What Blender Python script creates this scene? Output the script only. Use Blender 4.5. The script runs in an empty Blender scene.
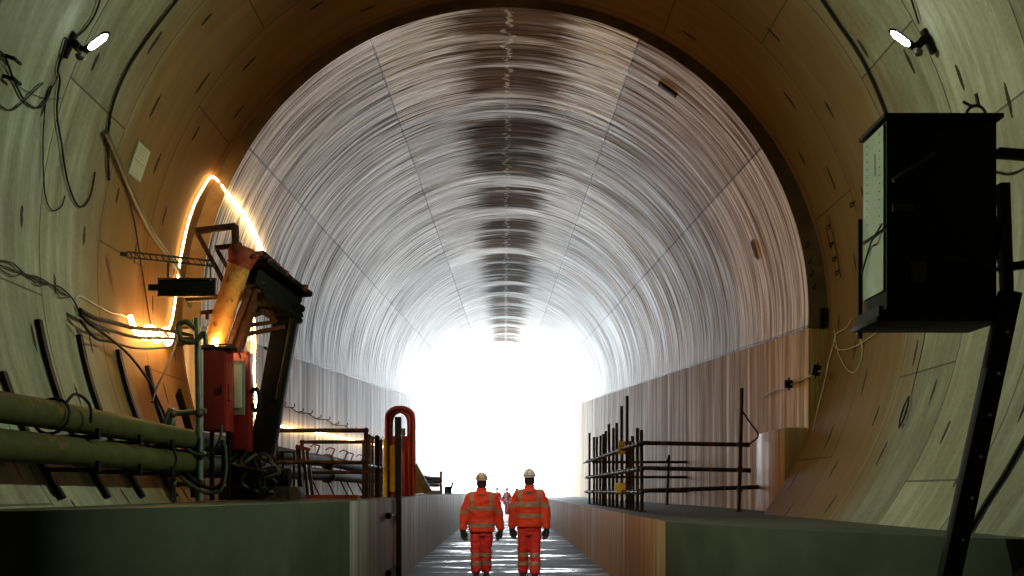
import bpy, bmesh, math, random
from mathutils import Vector, Matrix, noise as mnoise

random.seed(7)
S = bpy.context.scene
COL = S.collection
PI = math.pi

# ------------------------------------------------------------------ camera frame
FPX = 1000.0                 # focal length in pixels of the 1024 wide frame
EYE = 1.49
VX, VY = 505.0, 491.0        # where the level corridor vanishes


def at(px, py, Y):
    return Vector(((px - VX) * Y / FPX, Y, EYE + (VY - py) * Y / FPX))


# tunnel axis: climbs gently away from the camera
ZC0, KZ = 3.26, 0.063        # vault axis
ZB0 = 4.075                  # the near bore lies level
R_BORE, R_VAULT = 4.89, 4.60
Y_BACK, Y_JOIN, Y_END = -9.0, 15.15, 74.0
SPRING = -0.26


def zc(Y):
    return ZB0 if Y < Y_JOIN - 1e-6 else ZC0 + KZ * Y


def surf(px, py, off=0.03):
    """the point of the tunnel lining seen at a pixel, lifted off it by off"""
    dx, dz = (px - VX) / FPX, (VY - py) / FPX
    def circ(R, z0, k):
        a = dx * dx + (dz - k) ** 2
        b = (dz - k) * (EYE - z0)
        c = (EYE - z0) ** 2 - R * R
        return (-b + math.sqrt(max(b * b - a * c, 0))) / a
    Y = circ(R_BORE - off, ZB0, 0.0)
    if Y > Y_JOIN:
        Y = max(circ(R_VAULT - off, ZC0, KZ), Y_JOIN + 0.01)
        z = EYE + dz * Y
        if z < zc(Y) + SPRING:
            Y = (4.60 - off) / abs(dx)
    return Vector((dx * Y, Y, EYE + dz * Y))


def inward(p):
    v = Vector((-p.x, 0, zc(p.y) - p.z))
    return v.normalized()


# ------------------------------------------------------------------ materials
class NT:
    def __init__(self, name):
        self.m = bpy.data.materials.new(name)
        self.m.use_nodes = True
        self.t = self.m.node_tree
        self.b = self.t.nodes['Principled BSDF']
        self.out = self.t.nodes['Material Output']

    def n(self, kind, **kw):
        nd = self.t.nodes.new(kind)
        for k, v in kw.items():
            setattr(nd, k, v)
        return nd

    def link(self, a, b):
        self.t.links.new(a, b)

    def put(self, sock, v):
        if isinstance(v, bpy.types.NodeSocket):
            self.link(v, sock)
        elif v is not None:
            if hasattr(sock, 'default_value') and not isinstance(sock.default_value, float) and isinstance(v, (tuple, list)) and len(v) == 3 and len(sock.default_value) == 4:
                v = (*v, 1)
            sock.default_value = v

    def math(self, op, a, b=None, c=None, clamp=False):
        nd = self.n('ShaderNodeMath', operation=op)
        nd.use_clamp = clamp
        for i, v in enumerate((a, b, c)):
            if v is not None:
                self.put(nd.inputs[i], v)
        return nd.outputs[0]

    def ramp(self, fac, stops, interp='LINEAR'):
        nd = self.n('ShaderNodeValToRGB')
        nd.color_ramp.interpolation = interp
        el = nd.color_ramp.elements
        while len(el) < len(stops):
            el.new(0.5)
        for e, (p, c) in zip(el, stops):
            e.position = p
            e.color = (*c, 1) if isinstance(c, (tuple, list)) else (c, c, c, 1)
        self.put(nd.inputs[0], fac)
        return nd.outputs[0]

    def mix(self, f, a, b, blend='MIX'):
        nd = self.n('ShaderNodeMix', data_type='RGBA', blend_type=blend)
        self.put(nd.inputs[0], f)
        self.put(nd.inputs[6], a)
        self.put(nd.inputs[7], b)
        return nd.outputs[2]

    def noise(self, vec, scale, detail=4, rough=0.55, dist=0.0):
        nd = self.n('ShaderNodeTexNoise')
        self.put(nd.inputs['Vector'], vec)
        nd.inputs['Scale'].default_value = scale
        nd.inputs['Detail'].default_value = detail
        nd.inputs['Roughness'].default_value = rough
        nd.inputs['Distortion'].default_value = dist
        return nd.outputs[0]

    def xyz(self, vec):
        nd = self.n('ShaderNodeSeparateXYZ')
        self.link(vec, nd.inputs[0])
        return nd.outputs

    def comb(self, x=0.0, y=0.0, z=0.0):
        nd = self.n('ShaderNodeCombineXYZ')
        for i, v in enumerate((x, y, z)):
            self.put(nd.inputs[i], v)
        return nd.outputs[0]

    def scale(self, vec, s):
        nd = self.n('ShaderNodeVectorMath', operation='MULTIPLY')
        self.link(vec, nd.inputs[0])
        nd.inputs[1].default_value = s
        return nd.outputs[0]

    def bump(self, h, strength=0.3, dist=0.02):
        nd = self.n('ShaderNodeBump')
        nd.inputs['Strength'].default_value = strength
        nd.inputs['Distance'].default_value = dist
        self.link(h, nd.inputs['Height'])
        self.link(nd.outputs[0], self.b.inputs['Normal'])

    def coord(self, which='Object'):
        return self.n('ShaderNodeTexCoord').outputs[which]

    def set(self, **kw):
        names = {'color': 'Base Color', 'rough': 'Roughness', 'metal': 'Metallic', 'spec': 'Specular IOR Level',
                 'emit': 'Emission Color', 'power': 'Emission Strength', 'coat': 'Coat Weight'}
        for k, v in kw.items():
            self.put(self.b.inputs[names[k]], v)
        return self.m


MATS = {}


def simple(name, color, rough=0.6, metal=0.0, var=0.25, scale=9.0, bump=0.15, spec=0.5, rust=0.0):
    """painted or bare surface with uneven wear"""
    t = NT(name)
    v = t.coord()
    f = t.noise(v, scale, 5, 0.6)
    lo = tuple(c * (1 - var) for c in color)
    hi = tuple(min(1, c * (1 + var)) for c in color)
    c = t.ramp(f, [(0.3, lo), (0.7, hi)])
    if rust:
        g = t.noise(v, scale * 0.6, 6, 0.7)
        k = t.ramp(g, [(0.62 - rust * 0.3, 0.0), (0.72 - rust * 0.3, 1.0)])
        c = t.mix(k, c, (0.16, 0.06, 0.025))
    t.set(color=c, rough=t.math('ADD', t.math('MULTIPLY', f, 0.25), rough - 0.12), metal=metal, spec=spec)
    if bump:
        t.bump(f, bump, 0.01)
    MATS[name] = t.m
    return t.m


def glow(name, color, power):
    t = NT(name)
    MATS[name] = t.set(color=(0.8, 0.8, 0.8), emit=color, power=power)
    return t.m


def mat_bore():
    """grey segmental concrete with ring joints, bolt pockets and damp runs"""
    t = NT('segment_concrete')
    uv = t.coord('UV')
    x, y, _ = t.xyz(uv)                       # x arc length, y along the tunnel
    streak = t.noise(t.comb(t.math('MULTIPLY', x, 0.35), t.math('MULTIPLY', y, 3.2)), 1.6, 6, 0.62)
    cloud = t.noise(uv, 0.55, 5, 0.6)
    base = t.ramp(streak, [(0.28, (0.08, 0.068, 0.05)), (0.5, (0.19, 0.172, 0.142)), (0.72, (0.33, 0.312, 0.27))])
    base = t.mix(t.ramp(cloud, [(0.42, 0.0), (0.62, 0.55)]), base, (0.10, 0.075, 0.045))
    fine = t.noise(uv, 18, 3, 0.6)
    base = t.mix(0.25, base, t.ramp(fine, [(0.3, (0.12, 0.108, 0.09)), (0.7, (0.27, 0.25, 0.21))]))
    # ring joints every 1.5 m, segment joints staggered ring by ring
    ry = t.math('MULTIPLY', y, 1 / 1.5)
    ring = t.math('FLOOR', ry)
    fy = t.math('FRACT', ry)
    ej = t.math('MULTIPLY', t.math('SUBTRACT', 0.5, t.math('ABSOLUTE', t.math('SUBTRACT', fy, 0.5))), 1.5)
    jr = t.math('LESS_THAN', ej, 0.011)
    rx = t.math('ADD', t.math('MULTIPLY', x, 1 / 3.7), t.math('MULTIPLY', ring, 0.37))
    fx = t.math('FRACT', rx)
    ex = t.math('MULTIPLY', t.math('SUBTRACT', 0.5, t.math('ABSOLUTE', t.math('SUBTRACT', fx, 0.5))), 3.7)
    js = t.math('LESS_THAN', ex, 0.011)
    joint = t.math('MAXIMUM', jr, js)
    # every cast segment has its own shade
    sn = t.n('ShaderNodeTexWhiteNoise', noise_dimensions='2D')
    t.link(t.comb(t.math('FLOOR', rx), ring), sn.inputs['Vector'])
    rn = t.n('ShaderNodeTexWhiteNoise', noise_dimensions='1D')  # ring tone painted in for soft bands of light round the bore
    t.put(rn.inputs['W'], ring)
    hs = t.n('ShaderNodeHueSaturation')
    t.put(hs.inputs['Value'], t.math('ADD', 0.62, t.math('ADD', t.math('MULTIPLY', sn.outputs['Value'], 0.4), t.math('MULTIPLY', rn.outputs['Value'], 0.4))))
    t.put(hs.inputs['Color'], base)
    base = hs.outputs[0]
    # bolt pockets: short dark slots lying round the ring
    gy = t.math('MULTIPLY', y, 1 / 0.75)
    row = t.math('FLOOR', gy)
    gx = t.math('ADD', t.math('MULTIPLY', x, 1 / 1.23), t.math('MULTIPLY', row, 0.43))
    wn = t.n('ShaderNodeTexWhiteNoise', noise_dimensions='2D')
    t.link(t.comb(t.math('FLOOR', gx), row), wn.inputs['Vector'])
    rnd = wn.outputs['Value']
    px = t.math('MULTIPLY', t.math('SUBTRACT', t.math('FRACT', gx), 0.5), 1.23)
    py = t.math('MULTIPLY', t.math('SUBTRACT', t.math('FRACT', gy), t.math('ADD', 0.35, t.math('MULTIPLY', rnd, 0.3))), 0.75)
    ln = t.math('ADD', 0.08, t.math('MULTIPLY', rnd, 0.11))
    d = t.math('ADD', t.math('POWER', t.math('ABSOLUTE', t.math('DIVIDE', px, ln)), 2.0),
               t.math('POWER', t.math('ABSOLUTE', t.math('DIVIDE', py, 0.03)), 2.0))
    wob = t.math('MULTIPLY', t.math('SUBTRACT', fine, 0.5), 1.6)
    pocket = t.math('MULTIPLY', t.math('LESS_THAN', t.math('ADD', d, wob), 1.0), t.math('GREATER_THAN', rnd, 0.22))
    edge = t.math('ADD', t.math('SUBTRACT', y, 11.75), t.math('MULTIPLY', t.math('SUBTRACT', cloud, 0.5), 0.9))
    brown_k = t.ramp(t.math('ADD', t.math('MULTIPLY', edge, 0.8), 0.5), [(0.1, 0.0), (0.9, 0.95)])  # bore turns brown towards its far end
    base = t.mix(brown_k, base, t.mix(streak, (0.085, 0.04, 0.012), (0.20, 0.115, 0.045)))
    c = t.mix(t.math('MULTIPLY', joint, 0.75), base, (0.03, 0.024, 0.018))
    c = t.mix(t.math('MULTIPLY', pocket, 0.96), c, (0.010, 0.008, 0.006))
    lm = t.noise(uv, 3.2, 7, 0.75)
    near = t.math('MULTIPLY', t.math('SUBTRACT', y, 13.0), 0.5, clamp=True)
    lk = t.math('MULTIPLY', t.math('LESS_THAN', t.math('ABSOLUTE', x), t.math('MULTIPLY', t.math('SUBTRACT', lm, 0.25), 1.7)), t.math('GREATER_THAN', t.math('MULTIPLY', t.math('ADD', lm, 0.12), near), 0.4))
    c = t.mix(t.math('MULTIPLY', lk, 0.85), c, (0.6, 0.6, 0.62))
    t.set(color=c, rough=t.ramp(streak, [(0.3, 0.7), (0.7, 0.85)]), spec=0.15)
    h = t.math('SUBTRACT', t.math('MULTIPLY', streak, 0.35), t.math('ADD', t.math('MULTIPLY', joint, 0.6), pocket))
    t.bump(h, 0.35, 0.03)
    MATS['bore'] = t.m


def mat_vault():
    """wet pale lining, trowelled round the arch, with iron-brown damp patches along the crown and right haunch"""
    t = NT('trowelled_lining')
    uv = t.coord('UV')
    x, y, _ = t.xyz(uv)
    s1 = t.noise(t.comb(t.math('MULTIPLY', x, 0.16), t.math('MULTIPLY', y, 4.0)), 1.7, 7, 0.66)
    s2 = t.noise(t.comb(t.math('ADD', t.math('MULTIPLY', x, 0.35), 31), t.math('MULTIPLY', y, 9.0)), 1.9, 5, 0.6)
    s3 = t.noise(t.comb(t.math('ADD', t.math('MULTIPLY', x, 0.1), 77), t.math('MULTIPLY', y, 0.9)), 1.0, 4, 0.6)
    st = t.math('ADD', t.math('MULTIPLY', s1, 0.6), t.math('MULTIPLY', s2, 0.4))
    col = t.ramp(st, [(0.37, (0.035, 0.03, 0.03)), (0.445, (0.2, 0.19, 0.19)), (0.495, (0.55, 0.55, 0.56)), (0.57, (0.88, 0.89, 0.92))])  # streaked lining tone, the wet glints painted into its white end
    # iron-brown wash, stronger on the right-hand side
    side = t.math('SUBTRACT', t.math('MULTIPLY', x, 0.055), t.math('MULTIPLY', t.math('SUBTRACT', y, 19.0), 0.009))
    wash = t.ramp(t.math('ADD', s3, side), [(0.5, 0.0), (0.68, 0.85)])
    col = t.mix(wash, col, t.ramp(st, [(0.38, (0.12, 0.06, 0.026)), (0.48, (0.34, 0.22, 0.12)), (0.6, (0.66, 0.54, 0.42))]))
    crown_glint = t.math('MULTIPLY', t.math('LESS_THAN', t.math('ABSOLUTE', x), math.radians(26.3) * R_VAULT), t.ramp(s2, [(0.42, 0.0), (0.54, 0.9)]))  # white painted along the crown for reflections it does not catch
    col = t.mix(crown_glint, col, (0.9, 0.93, 0.97))
    # damp crown: brown bands with frayed ends, white lime between
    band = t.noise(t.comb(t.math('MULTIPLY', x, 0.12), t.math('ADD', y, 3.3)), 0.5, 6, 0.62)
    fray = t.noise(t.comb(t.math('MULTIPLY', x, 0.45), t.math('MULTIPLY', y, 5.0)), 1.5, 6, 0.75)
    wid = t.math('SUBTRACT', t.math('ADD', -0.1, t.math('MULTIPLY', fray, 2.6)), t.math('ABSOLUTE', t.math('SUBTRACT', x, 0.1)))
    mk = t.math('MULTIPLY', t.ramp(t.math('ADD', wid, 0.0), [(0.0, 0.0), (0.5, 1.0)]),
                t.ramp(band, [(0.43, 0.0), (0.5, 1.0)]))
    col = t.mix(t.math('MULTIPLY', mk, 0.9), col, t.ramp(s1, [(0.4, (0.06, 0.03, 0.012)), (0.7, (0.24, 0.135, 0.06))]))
    lime = t.noise(t.comb(x, y, 5.0), 7.0, 6, 0.75)
    vein = t.math('ABSOLUTE', t.math('SUBTRACT', x, t.math('ADD', 0.05, t.math('MULTIPLY', t.math('SUBTRACT', t.noise(t.comb(0.0, y), 2.6, 5, 0.7), 0.5), 0.9))))
    spl = t.math('MULTIPLY', t.math('LESS_THAN', vein, t.math('MULTIPLY', lime, 0.075)), t.math('GREATER_THAN', lime, 0.5))
    col = t.mix(t.math('MULTIPLY', spl, 0.9), col, (0.85, 0.85, 0.88))
    # joints: bay joints each 4.65 m, long joints at the shutter edges
    yb = t.math('MULTIPLY', t.math('SUBTRACT', y, 15.0), 1 / 4.65)
    by = t.math('FRACT', yb)
    be = t.math('MULTIPLY', t.math('SUBTRACT', 0.5, t.math('ABSOLUTE', t.math('SUBTRACT', by, 0.5))), 4.65)
    j = t.math('MULTIPLY', t.math('LESS_THAN', be, 0.03), 0.8)
    ax = t.math('ABSOLUTE', x)
    pan = 0.0
    for ang in (26.3, 57.5):
        lim = math.radians(ang) * R_VAULT
        j = t.math('MAXIMUM', j, t.math('LESS_THAN', t.math('ABSOLUTE', t.math('SUBTRACT', ax, lim)), 0.016))
        for sg in (1, -1):
            pan = t.math('ADD', t.math('GREATER_THAN', t.math('MULTIPLY', x, sg), lim), t.math('MULTIPLY', pan, 2.0))
    j = t.math('MAXIMUM', j, t.math('GREATER_THAN', ax, math.radians(92.6) * R_VAULT))
    # each cast panel has its own shade
    wn = t.n('ShaderNodeTexWhiteNoise', noise_dimensions='2D')
    t.link(t.comb(pan, t.math('FLOOR', yb)), wn.inputs['Vector'])
    pv = wn.outputs['Value']
    hsv = t.n('ShaderNodeHueSaturation')
    t.put(hsv.inputs['Value'], t.math('ADD', 0.66, t.math('MULTIPLY', pv, 0.55)))
    t.put(hsv.inputs['Color'], col)
    col = t.mix(t.math('MULTIPLY', j, 0.75), hsv.outputs[0], (0.03, 0.025, 0.02))
    dry = t.math('SUBTRACT', 1.0, t.math('MAXIMUM', t.math('MULTIPLY', mk, 0.95), t.math('MULTIPLY', wash, 0.98)))
    wetk = t.ramp(st, [(0.40, 0.0), (0.6, 1.0)])
    rough = t.math('ADD', t.ramp(st, [(0.36, 0.68), (0.5, 0.52), (0.62, 0.4)]), t.math('MULTIPLY', mk, 0.2))
    t.set(color=col, rough=rough, spec=t.math('MULTIPLY', t.math('MULTIPLY', dry, wetk), t.math('ADD', 0.4, t.math('MULTIPLY', pv, 0.7))))
    t.bump(t.math('SUBTRACT', t.math('ADD', t.math('MULTIPLY', s1, 0.8), t.math('MULTIPLY', s2, 0.35)), t.math('MULTIPLY', j, 0.3)), 0.5, 0.04)
    MATS['vault'] = t.m


def mat_formed(name, lo, mid, hi, rust=(0.33, 0.17, 0.07), rustk=0.5, rough=0.6, axis='y', side=0.0, glare_fade=0.0, spec=0.4):
    """board-marked concrete with vertical runs"""
    t = NT(name)
    v = t.coord()
    x, y, z = t.xyz(v)
    run = t.noise(t.comb(t.math('MULTIPLY', x, 3.0), t.math('MULTIPLY', y, 3.0), t.math('MULTIPLY', z, 0.14)), 1.5, 6, 0.65)
    cl = t.noise(t.comb(t.math('MULTIPLY', x, 0.6), t.math('MULTIPLY', y, 0.5), t.math('MULTIPLY', z, 0.35)), 1.3, 4, 0.6)
    c = t.ramp(run, [(0.3, lo), (0.5, mid), (0.68, hi)])
    k = t.ramp(t.math('ADD', cl, t.math('ADD', side, t.math('MULTIPLY', t.math('SUBTRACT', -14.0, y), glare_fade))), [(0.42, 0.0), (0.62, rustk)])  # rust thins towards the portal, the glare there put into the colour
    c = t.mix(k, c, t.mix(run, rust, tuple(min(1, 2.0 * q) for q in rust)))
    bd = t.math('FRACT', t.math('MULTIPLY', y, 1 / 0.62))
    je = t.math('MULTIPLY', t.math('SUBTRACT', 0.5, t.math('ABSOLUTE', t.math('SUBTRACT', bd, 0.5))), 0.62)
    j = t.math('LESS_THAN', je, 0.008)
    c = t.mix(t.math('MULTIPLY', j, 0.5), c, (0.05, 0.04, 0.03))
    t.set(color=c, rough=t.ramp(run, [(0.3, rough + 0.1), (0.7, rough - 0.12)]), spec=spec)
    t.bump(t.math('SUBTRACT', t.math('MULTIPLY', run, 0.6), t.math('MULTIPLY', j, 0.4)), 0.3, 0.02)
    MATS[name] = t.m
    return t.m


def mat_floor():
    """dark wet roadway with cross ridges and standing water"""
    t = NT('wet_roadway')
    v = t.coord()
    x, y, z = t.xyz(v)
    rid = t.noise(t.comb(t.math('MULTIPLY', x, 0.28), t.math('MULTIPLY', y, 1.0)), 1.35, 6, 0.62)
    gr = t.noise(t.comb(t.math('MULTIPLY', x, 2.0), t.math('MULTIPLY', y, 6.0)), 2.2, 6, 0.7)
    wet = t.ramp(t.math('ADD', t.math('MULTIPLY', rid, 0.8), t.math('MULTIPLY', gr, 0.25)), [(0.555, 0.0), (0.63, 1.0)])
    c = t.mix(wet, (0.035, 0.037, 0.042), (0.10, 0.105, 0.115))
    t.set(color=c, rough=t.ramp(wet, [(0.0, 0.75), (1.0, 0.16)]), spec=t.ramp(wet, [(0.0, 0.06), (1.0, 0.55)]))
    t.bump(t.math('ADD', t.math('MULTIPLY', rid, 0.5), t.math('MULTIPLY', gr, 0.5)), 0.3, 0.03)
    MATS['floor'] = t.m


mat_bore(); mat_vault(); mat_floor()
mat_formed('wall_left', (0.13, 0.12, 0.115), (0.42, 0.41, 0.4), (0.7, 0.7, 0.7), rustk=0.25)
mat_formed('wall_right', (0.15, 0.078, 0.024), (0.42, 0.27, 0.105), (0.84, 0.68, 0.42), glare_fade=0.009, spec=0.14, rough=0.72, rust=(0.25, 0.135, 0.03), rustk=0.85, side=0.08)
mat_formed('ledge_left', (0.16, 0.155, 0.15), (0.32, 0.32, 0.31), (0.5, 0.5, 0.49), rustk=0.15)
mat_formed('ledge_right', (0.2, 0.13, 0.075), (0.38, 0.28, 0.18), (0.6, 0.52, 0.42), rust=(0.26, 0.13, 0.04), rustk=0.7, side=0.06, spec=0.15)
simple('smooth_concrete', (0.06, 0.064, 0.05), 0.7, var=0.3, scale=1.6, bump=0.1, spec=0.2)
simple('end_concrete', (0.08, 0.075, 0.065), 0.85, var=0.3, scale=1.2)
simple('brown_concrete', (0.15, 0.10, 0.055), 0.85, var=0.35, scale=2.5, spec=0.15)
simple('outside_ground', (0.16, 0.16, 0.155), 0.9, var=0.2, scale=0.6)
simple('rusty_dust', (0.11, 0.06, 0.028), 0.95, var=0.5, scale=3, spec=0.05)
simple('black_steel', (0.007, 0.0065, 0.006), 0.7, var=0.4, spec=0.12)
simple('dark_steel', (0.04, 0.03, 0.024), 0.6, var=0.4, rust=0.3, spec=0.25)
simple('scaffold_tube', (0.035, 0.026, 0.02), 0.6, metal=0.1, var=0.4, rust=0.3, spec=0.25)
simple('coupler_steel', (0.05, 0.045, 0.04), 0.5, metal=0.4, rust=0.3)
simple('grey_tube', (0.12, 0.13, 0.12), 0.5, metal=0.3)
simple('black_rubber', (0.011, 0.011, 0.01), 0.65, var=0.3, spec=0.15)
simple('grey_hose', (0.05, 0.055, 0.045), 0.5, var=0.3)
simple('cable_black', (0.012, 0.012, 0.011), 0.7, spec=0.15)
simple('cable_pale', (0.45, 0.42, 0.33), 0.5)
simple('pipe_paint', (0.045, 0.042, 0.016), 0.7, spec=0.1, var=0.35, scale=4, rust=0.08)
simple('pipe_rusty', (0.18, 0.15, 0.1), 0.6, var=0.4, scale=5, rust=0.5)
simple('orange_paint', (0.55, 0.25, 0.06), 0.45, var=0.3, rust=0.25)
simple('rust_steel', (0.07, 0.028, 0.014), 0.8, spec=0.15, var=0.5, scale=14, bump=0.4)
simple('red_rust', (0.22, 0.03, 0.014), 0.7, var=0.4, scale=12)
simple('red_paint', (0.21, 0.011, 0.008), 0.45, var=0.18, scale=5)
simple('red_hose', (0.55, 0.08, 0.065), 0.45, var=0.25)
simple('crimson_paint', (0.42, 0.03, 0.04), 0.5, var=0.15)
simple('white_panel', (0.6, 0.6, 0.54), 0.45, var=0.08)
simple('yellow_paint', (0.95, 0.58, 0.02), 0.5, var=0.2)
simple('white_paper', (0.3, 0.3, 0.25), 0.7, var=0.06, bump=0)
simple('grey_panel', (0.2, 0.21, 0.19), 0.45, var=0.2, scale=4)
simple('pale_enamel', (0.2, 0.205, 0.18), 0.4, var=0.1, scale=3)
simple('plywood', (0.34, 0.24, 0.13), 0.7, var=0.3)
simple('print_grey', (0.2, 0.19, 0.16), 0.7, var=0.1, bump=0)
simple('galvanised', (0.5, 0.5, 0.5), 0.4, metal=0.7)
simple('pale_sack', (0.6, 0.6, 0.58), 0.8)
simple('fence_grey', (0.05, 0.055, 0.06), 0.6)
simple('skin', (0.45, 0.27, 0.2), 0.5, var=0.1, bump=0.05)
simple('hair', (0.025, 0.018, 0.014), 0.7)
simple('black_glove', (0.015, 0.016, 0.02), 0.6)
simple('boot_leather', (0.025, 0.022, 0.02), 0.5)
simple('orange_cloth', (0.74, 0.052, 0.012), 0.75, var=0.14, scale=14, bump=0.25)
simple('red_cloth', (0.62, 0.028, 0.016), 0.75, var=0.14, scale=14, bump=0.25)
simple('deep_red_cloth', (0.6, 0.018, 0.014), 0.9, spec=0.03, var=0.14, scale=14)
simple('dark_tape', (0.4, 0.06, 0.04), 0.9, spec=0.03)
simple('reflective_tape', (0.33, 0.22, 0.13), 0.45, var=0.15)
simple('white_helmet', (0.82, 0.81, 0.78), 0.35, var=0.06, bump=0)
simple('cream_helmet', (0.72, 0.62, 0.43), 0.4, var=0.12, bump=0)
simple('helmet_mark', (0.06, 0.055, 0.05), 0.5, bump=0)
simple('dark_print', (0.05, 0.02, 0.02), 0.6, bump=0)
glow('tube_glow', (0.85, 1.0, 0.93), 40.0)
glow('rope_glow', (1.0, 0.58, 0.2), 38.0)
glow('warm_glow', (1.0, 0.62, 0.25), 60.0)


# ------------------------------------------------------------------ mesh building
class MB:
    def __init__(self):
        self.bm = bmesh.new()

    def box(self, c, s, rot=None, bevel=0.0):
        """box of size s about c, rot a 3x3 matrix"""
        r = bmesh.ops.create_cube(self.bm, size=1.0)
        vs = r['verts']
        M = Matrix.Translation(c) @ (rot.to_4x4() if rot else Matrix()) @ Matrix.Diagonal((*s, 1))
        bmesh.ops.transform(self.bm, matrix=M, verts=vs)
        if bevel:
            es = list({e for v in vs for e in v.link_edges})
            bmesh.ops.bevel(self.bm, geom=es, offset=bevel, segments=2, affect='EDGES', profile=0.6)
        return self

    def bar(self, a, b, w, h, up=(0, 0, 1), bevel=0.0):
        a, b = Vector(a), Vector(b)
        d = b - a
        y = d.normalized()
        up = Vector(up)
        x = y.cross(up)
        if x.length < 1e-4:
            x = y.cross(Vector((1, 0, 0)))
        x.normalize()
        z = x.cross(y)
        rot = Matrix((x, y, z)).transposed()
        return self.box((a + b) / 2, (w, d.length, h), rot, bevel)

    def tube(self, pts, r, n=10, caps=True, closed=False):
        pts = [Vector(p) for p in pts]
        rs = r if isinstance(r, (list, tuple)) else [r] * len(pts)
        rings = []
        N = len(pts)
        prev = None
        for i, p in enumerate(pts):
            if closed:
                d = pts[(i + 1) % N] - pts[i - 1]
            else:
                d = pts[min(i + 1, N - 1)] - pts[max(i - 1, 0)]
            d.normalize()
            if prev is None:
                a = d.orthogonal().normalized()
            else:
                a = (prev - d * prev.dot(d))
                a = a.normalized() if a.length > 1e-6 else d.orthogonal().normalized()
            prev = a
            b = d.cross(a)
            rings.append([self.bm.verts.new(p + (a * math.cos(2 * PI * k / n) + b * math.sin(2 * PI * k / n)) * rs[i]) for k in range(n)])
        M = N if closed else N - 1
        for i in range(M):
            A, B = rings[i], rings[(i + 1) % N]
            for k in range(n):
                f = self.bm.faces.new((A[k], A[(k + 1) % n], B[(k + 1) % n], B[k]))
                f.smooth = True
        if caps and not closed:
            self.bm.faces.new(list(reversed(rings[0])))
            self.bm.faces.new(rings[-1])
        return self

    def loft(self, rings, n=20, power=2.0):
        """closed skin through flat horizontal rounded rings (x, y, z, rx, ry)"""
        R = []
        for (x, y, z, rx, ry) in rings:
            vs = []
            for k in range(n):
                a = 2 * PI * k / n
                c, s = math.cos(a), math.sin(a)
                e = 2.0 / power
                vs.append(self.bm.verts.new((x + rx * math.copysign(abs(c) ** e, c), y + ry * math.copysign(abs(s) ** e, s), z)))
            R.append(vs)
        for A, B in zip(R, R[1:]):
            for k in range(n):
                f = self.bm.faces.new((A[k], A[(k + 1) % n], B[(k + 1) % n], B[k]))
                f.smooth = True
        self.bm.faces.new(list(reversed(R[0])))
        self.bm.faces.new(R[-1])
        return self

    def prism(self, poly, z0, z1):
        lo = [self.bm.verts.new((x, y, z0)) for x, y in poly]
        hi = [self.bm.verts.new((x, y, z1)) for x, y in poly]
        n = len(poly)
        self.bm.faces.new(list(reversed(lo)))
        top = self.bm.faces.new(hi)
        for i in range(n):
            self.bm.faces.new((lo[i], lo[(i + 1) % n], hi[(i + 1) % n], hi[i]))
        return top

    def ball(self, c, r, sc=(1, 1, 1), u=12, v=8):
        rr = bmesh.ops.create_uvsphere(self.bm, u_segments=u, v_segments=v, radius=r)
        bmesh.ops.transform(self.bm, matrix=Matrix.Translation(c) @ Matrix.Diagonal((*sc, 1)), verts=rr['verts'])
        for vtx in rr['verts']:
            for f in vtx.link_faces:
                f.smooth = True
        return self

    def build(self, name, mat, parent=None, mats=None):
        bmesh.ops.recalc_face_normals(self.bm, faces=self.bm.faces)
        me = bpy.data.meshes.new(name)
        self.bm.to_mesh(me)
        self.bm.free()
        me.set_sharp_from_angle(angle=math.radians(38))
        return link_mesh(name, me, mat, parent)


def world_loc(o):
    p = Vector((0, 0, 0))
    while o is not None:
        p = p + Vector(o.location)
        o = o.parent
    return p


def link_mesh(name, me, mat, parent=None):
    if isinstance(mat, str):
        mat = MATS[mat]
    if mat is not None:
        me.materials.append(mat)
    o = bpy.data.objects.new(name, me)
    COL.objects.link(o)
    xs = [v.co for v in me.vertices]
    mn = Vector((min(v.x for v in xs), min(v.y for v in xs), min(v.z for v in xs)))
    mx = Vector((max(v.x for v in xs), max(v.y for v in xs), max(v.z for v in xs)))
    org = Vector(((mn.x + mx.x) / 2, (mn.y + mx.y) / 2, mn.z))
    me.transform(Matrix.Translation(-org))
    if parent is not None:
        o.parent = parent
        o.location = org - world_loc(parent)
    else:
        o.location = org
    return o


def tag(o, label, cat, group=None, kind=None):
    o['label'] = label
    o['category'] = cat
    if group:
        o['group'] = group
    if kind:
        o['kind'] = kind
    return o


def thing(name, loc, label, cat, group=None):
    o = bpy.data.objects.new(name, None)
    o.empty_display_size = 0.1
    COL.objects.link(o)
    o.location = loc
    return tag(o, label, cat, group)


def struct(o):
    o['kind'] = 'structure'
    return o


def copy_tree(o, parent=None):
    c = o.copy()
    COL.objects.link(c)
    c.parent = parent
    for ch in list(o.children):
        copy_tree(ch, c)
    return c


def smooth(pts, k=6):
    """Catmull-Rom through points"""
    pts = [Vector(p) for p in pts]
    out = []
    for i in range(len(pts) - 1):
        p0, p1, p2, p3 = pts[max(i - 1, 0)], pts[i], pts[i + 1], pts[min(i + 2, len(pts) - 1)]
        for j in range(k):
            t = j / k
            out.append(0.5 * ((2 * p1) + (p2 - p0) * t + (2 * p0 - 5 * p1 + 4 * p2 - p3) * t * t + (3 * p1 - p0 - 3 * p2 + p3) * t ** 3))
    out.append(pts[-1])
    return out


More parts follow.
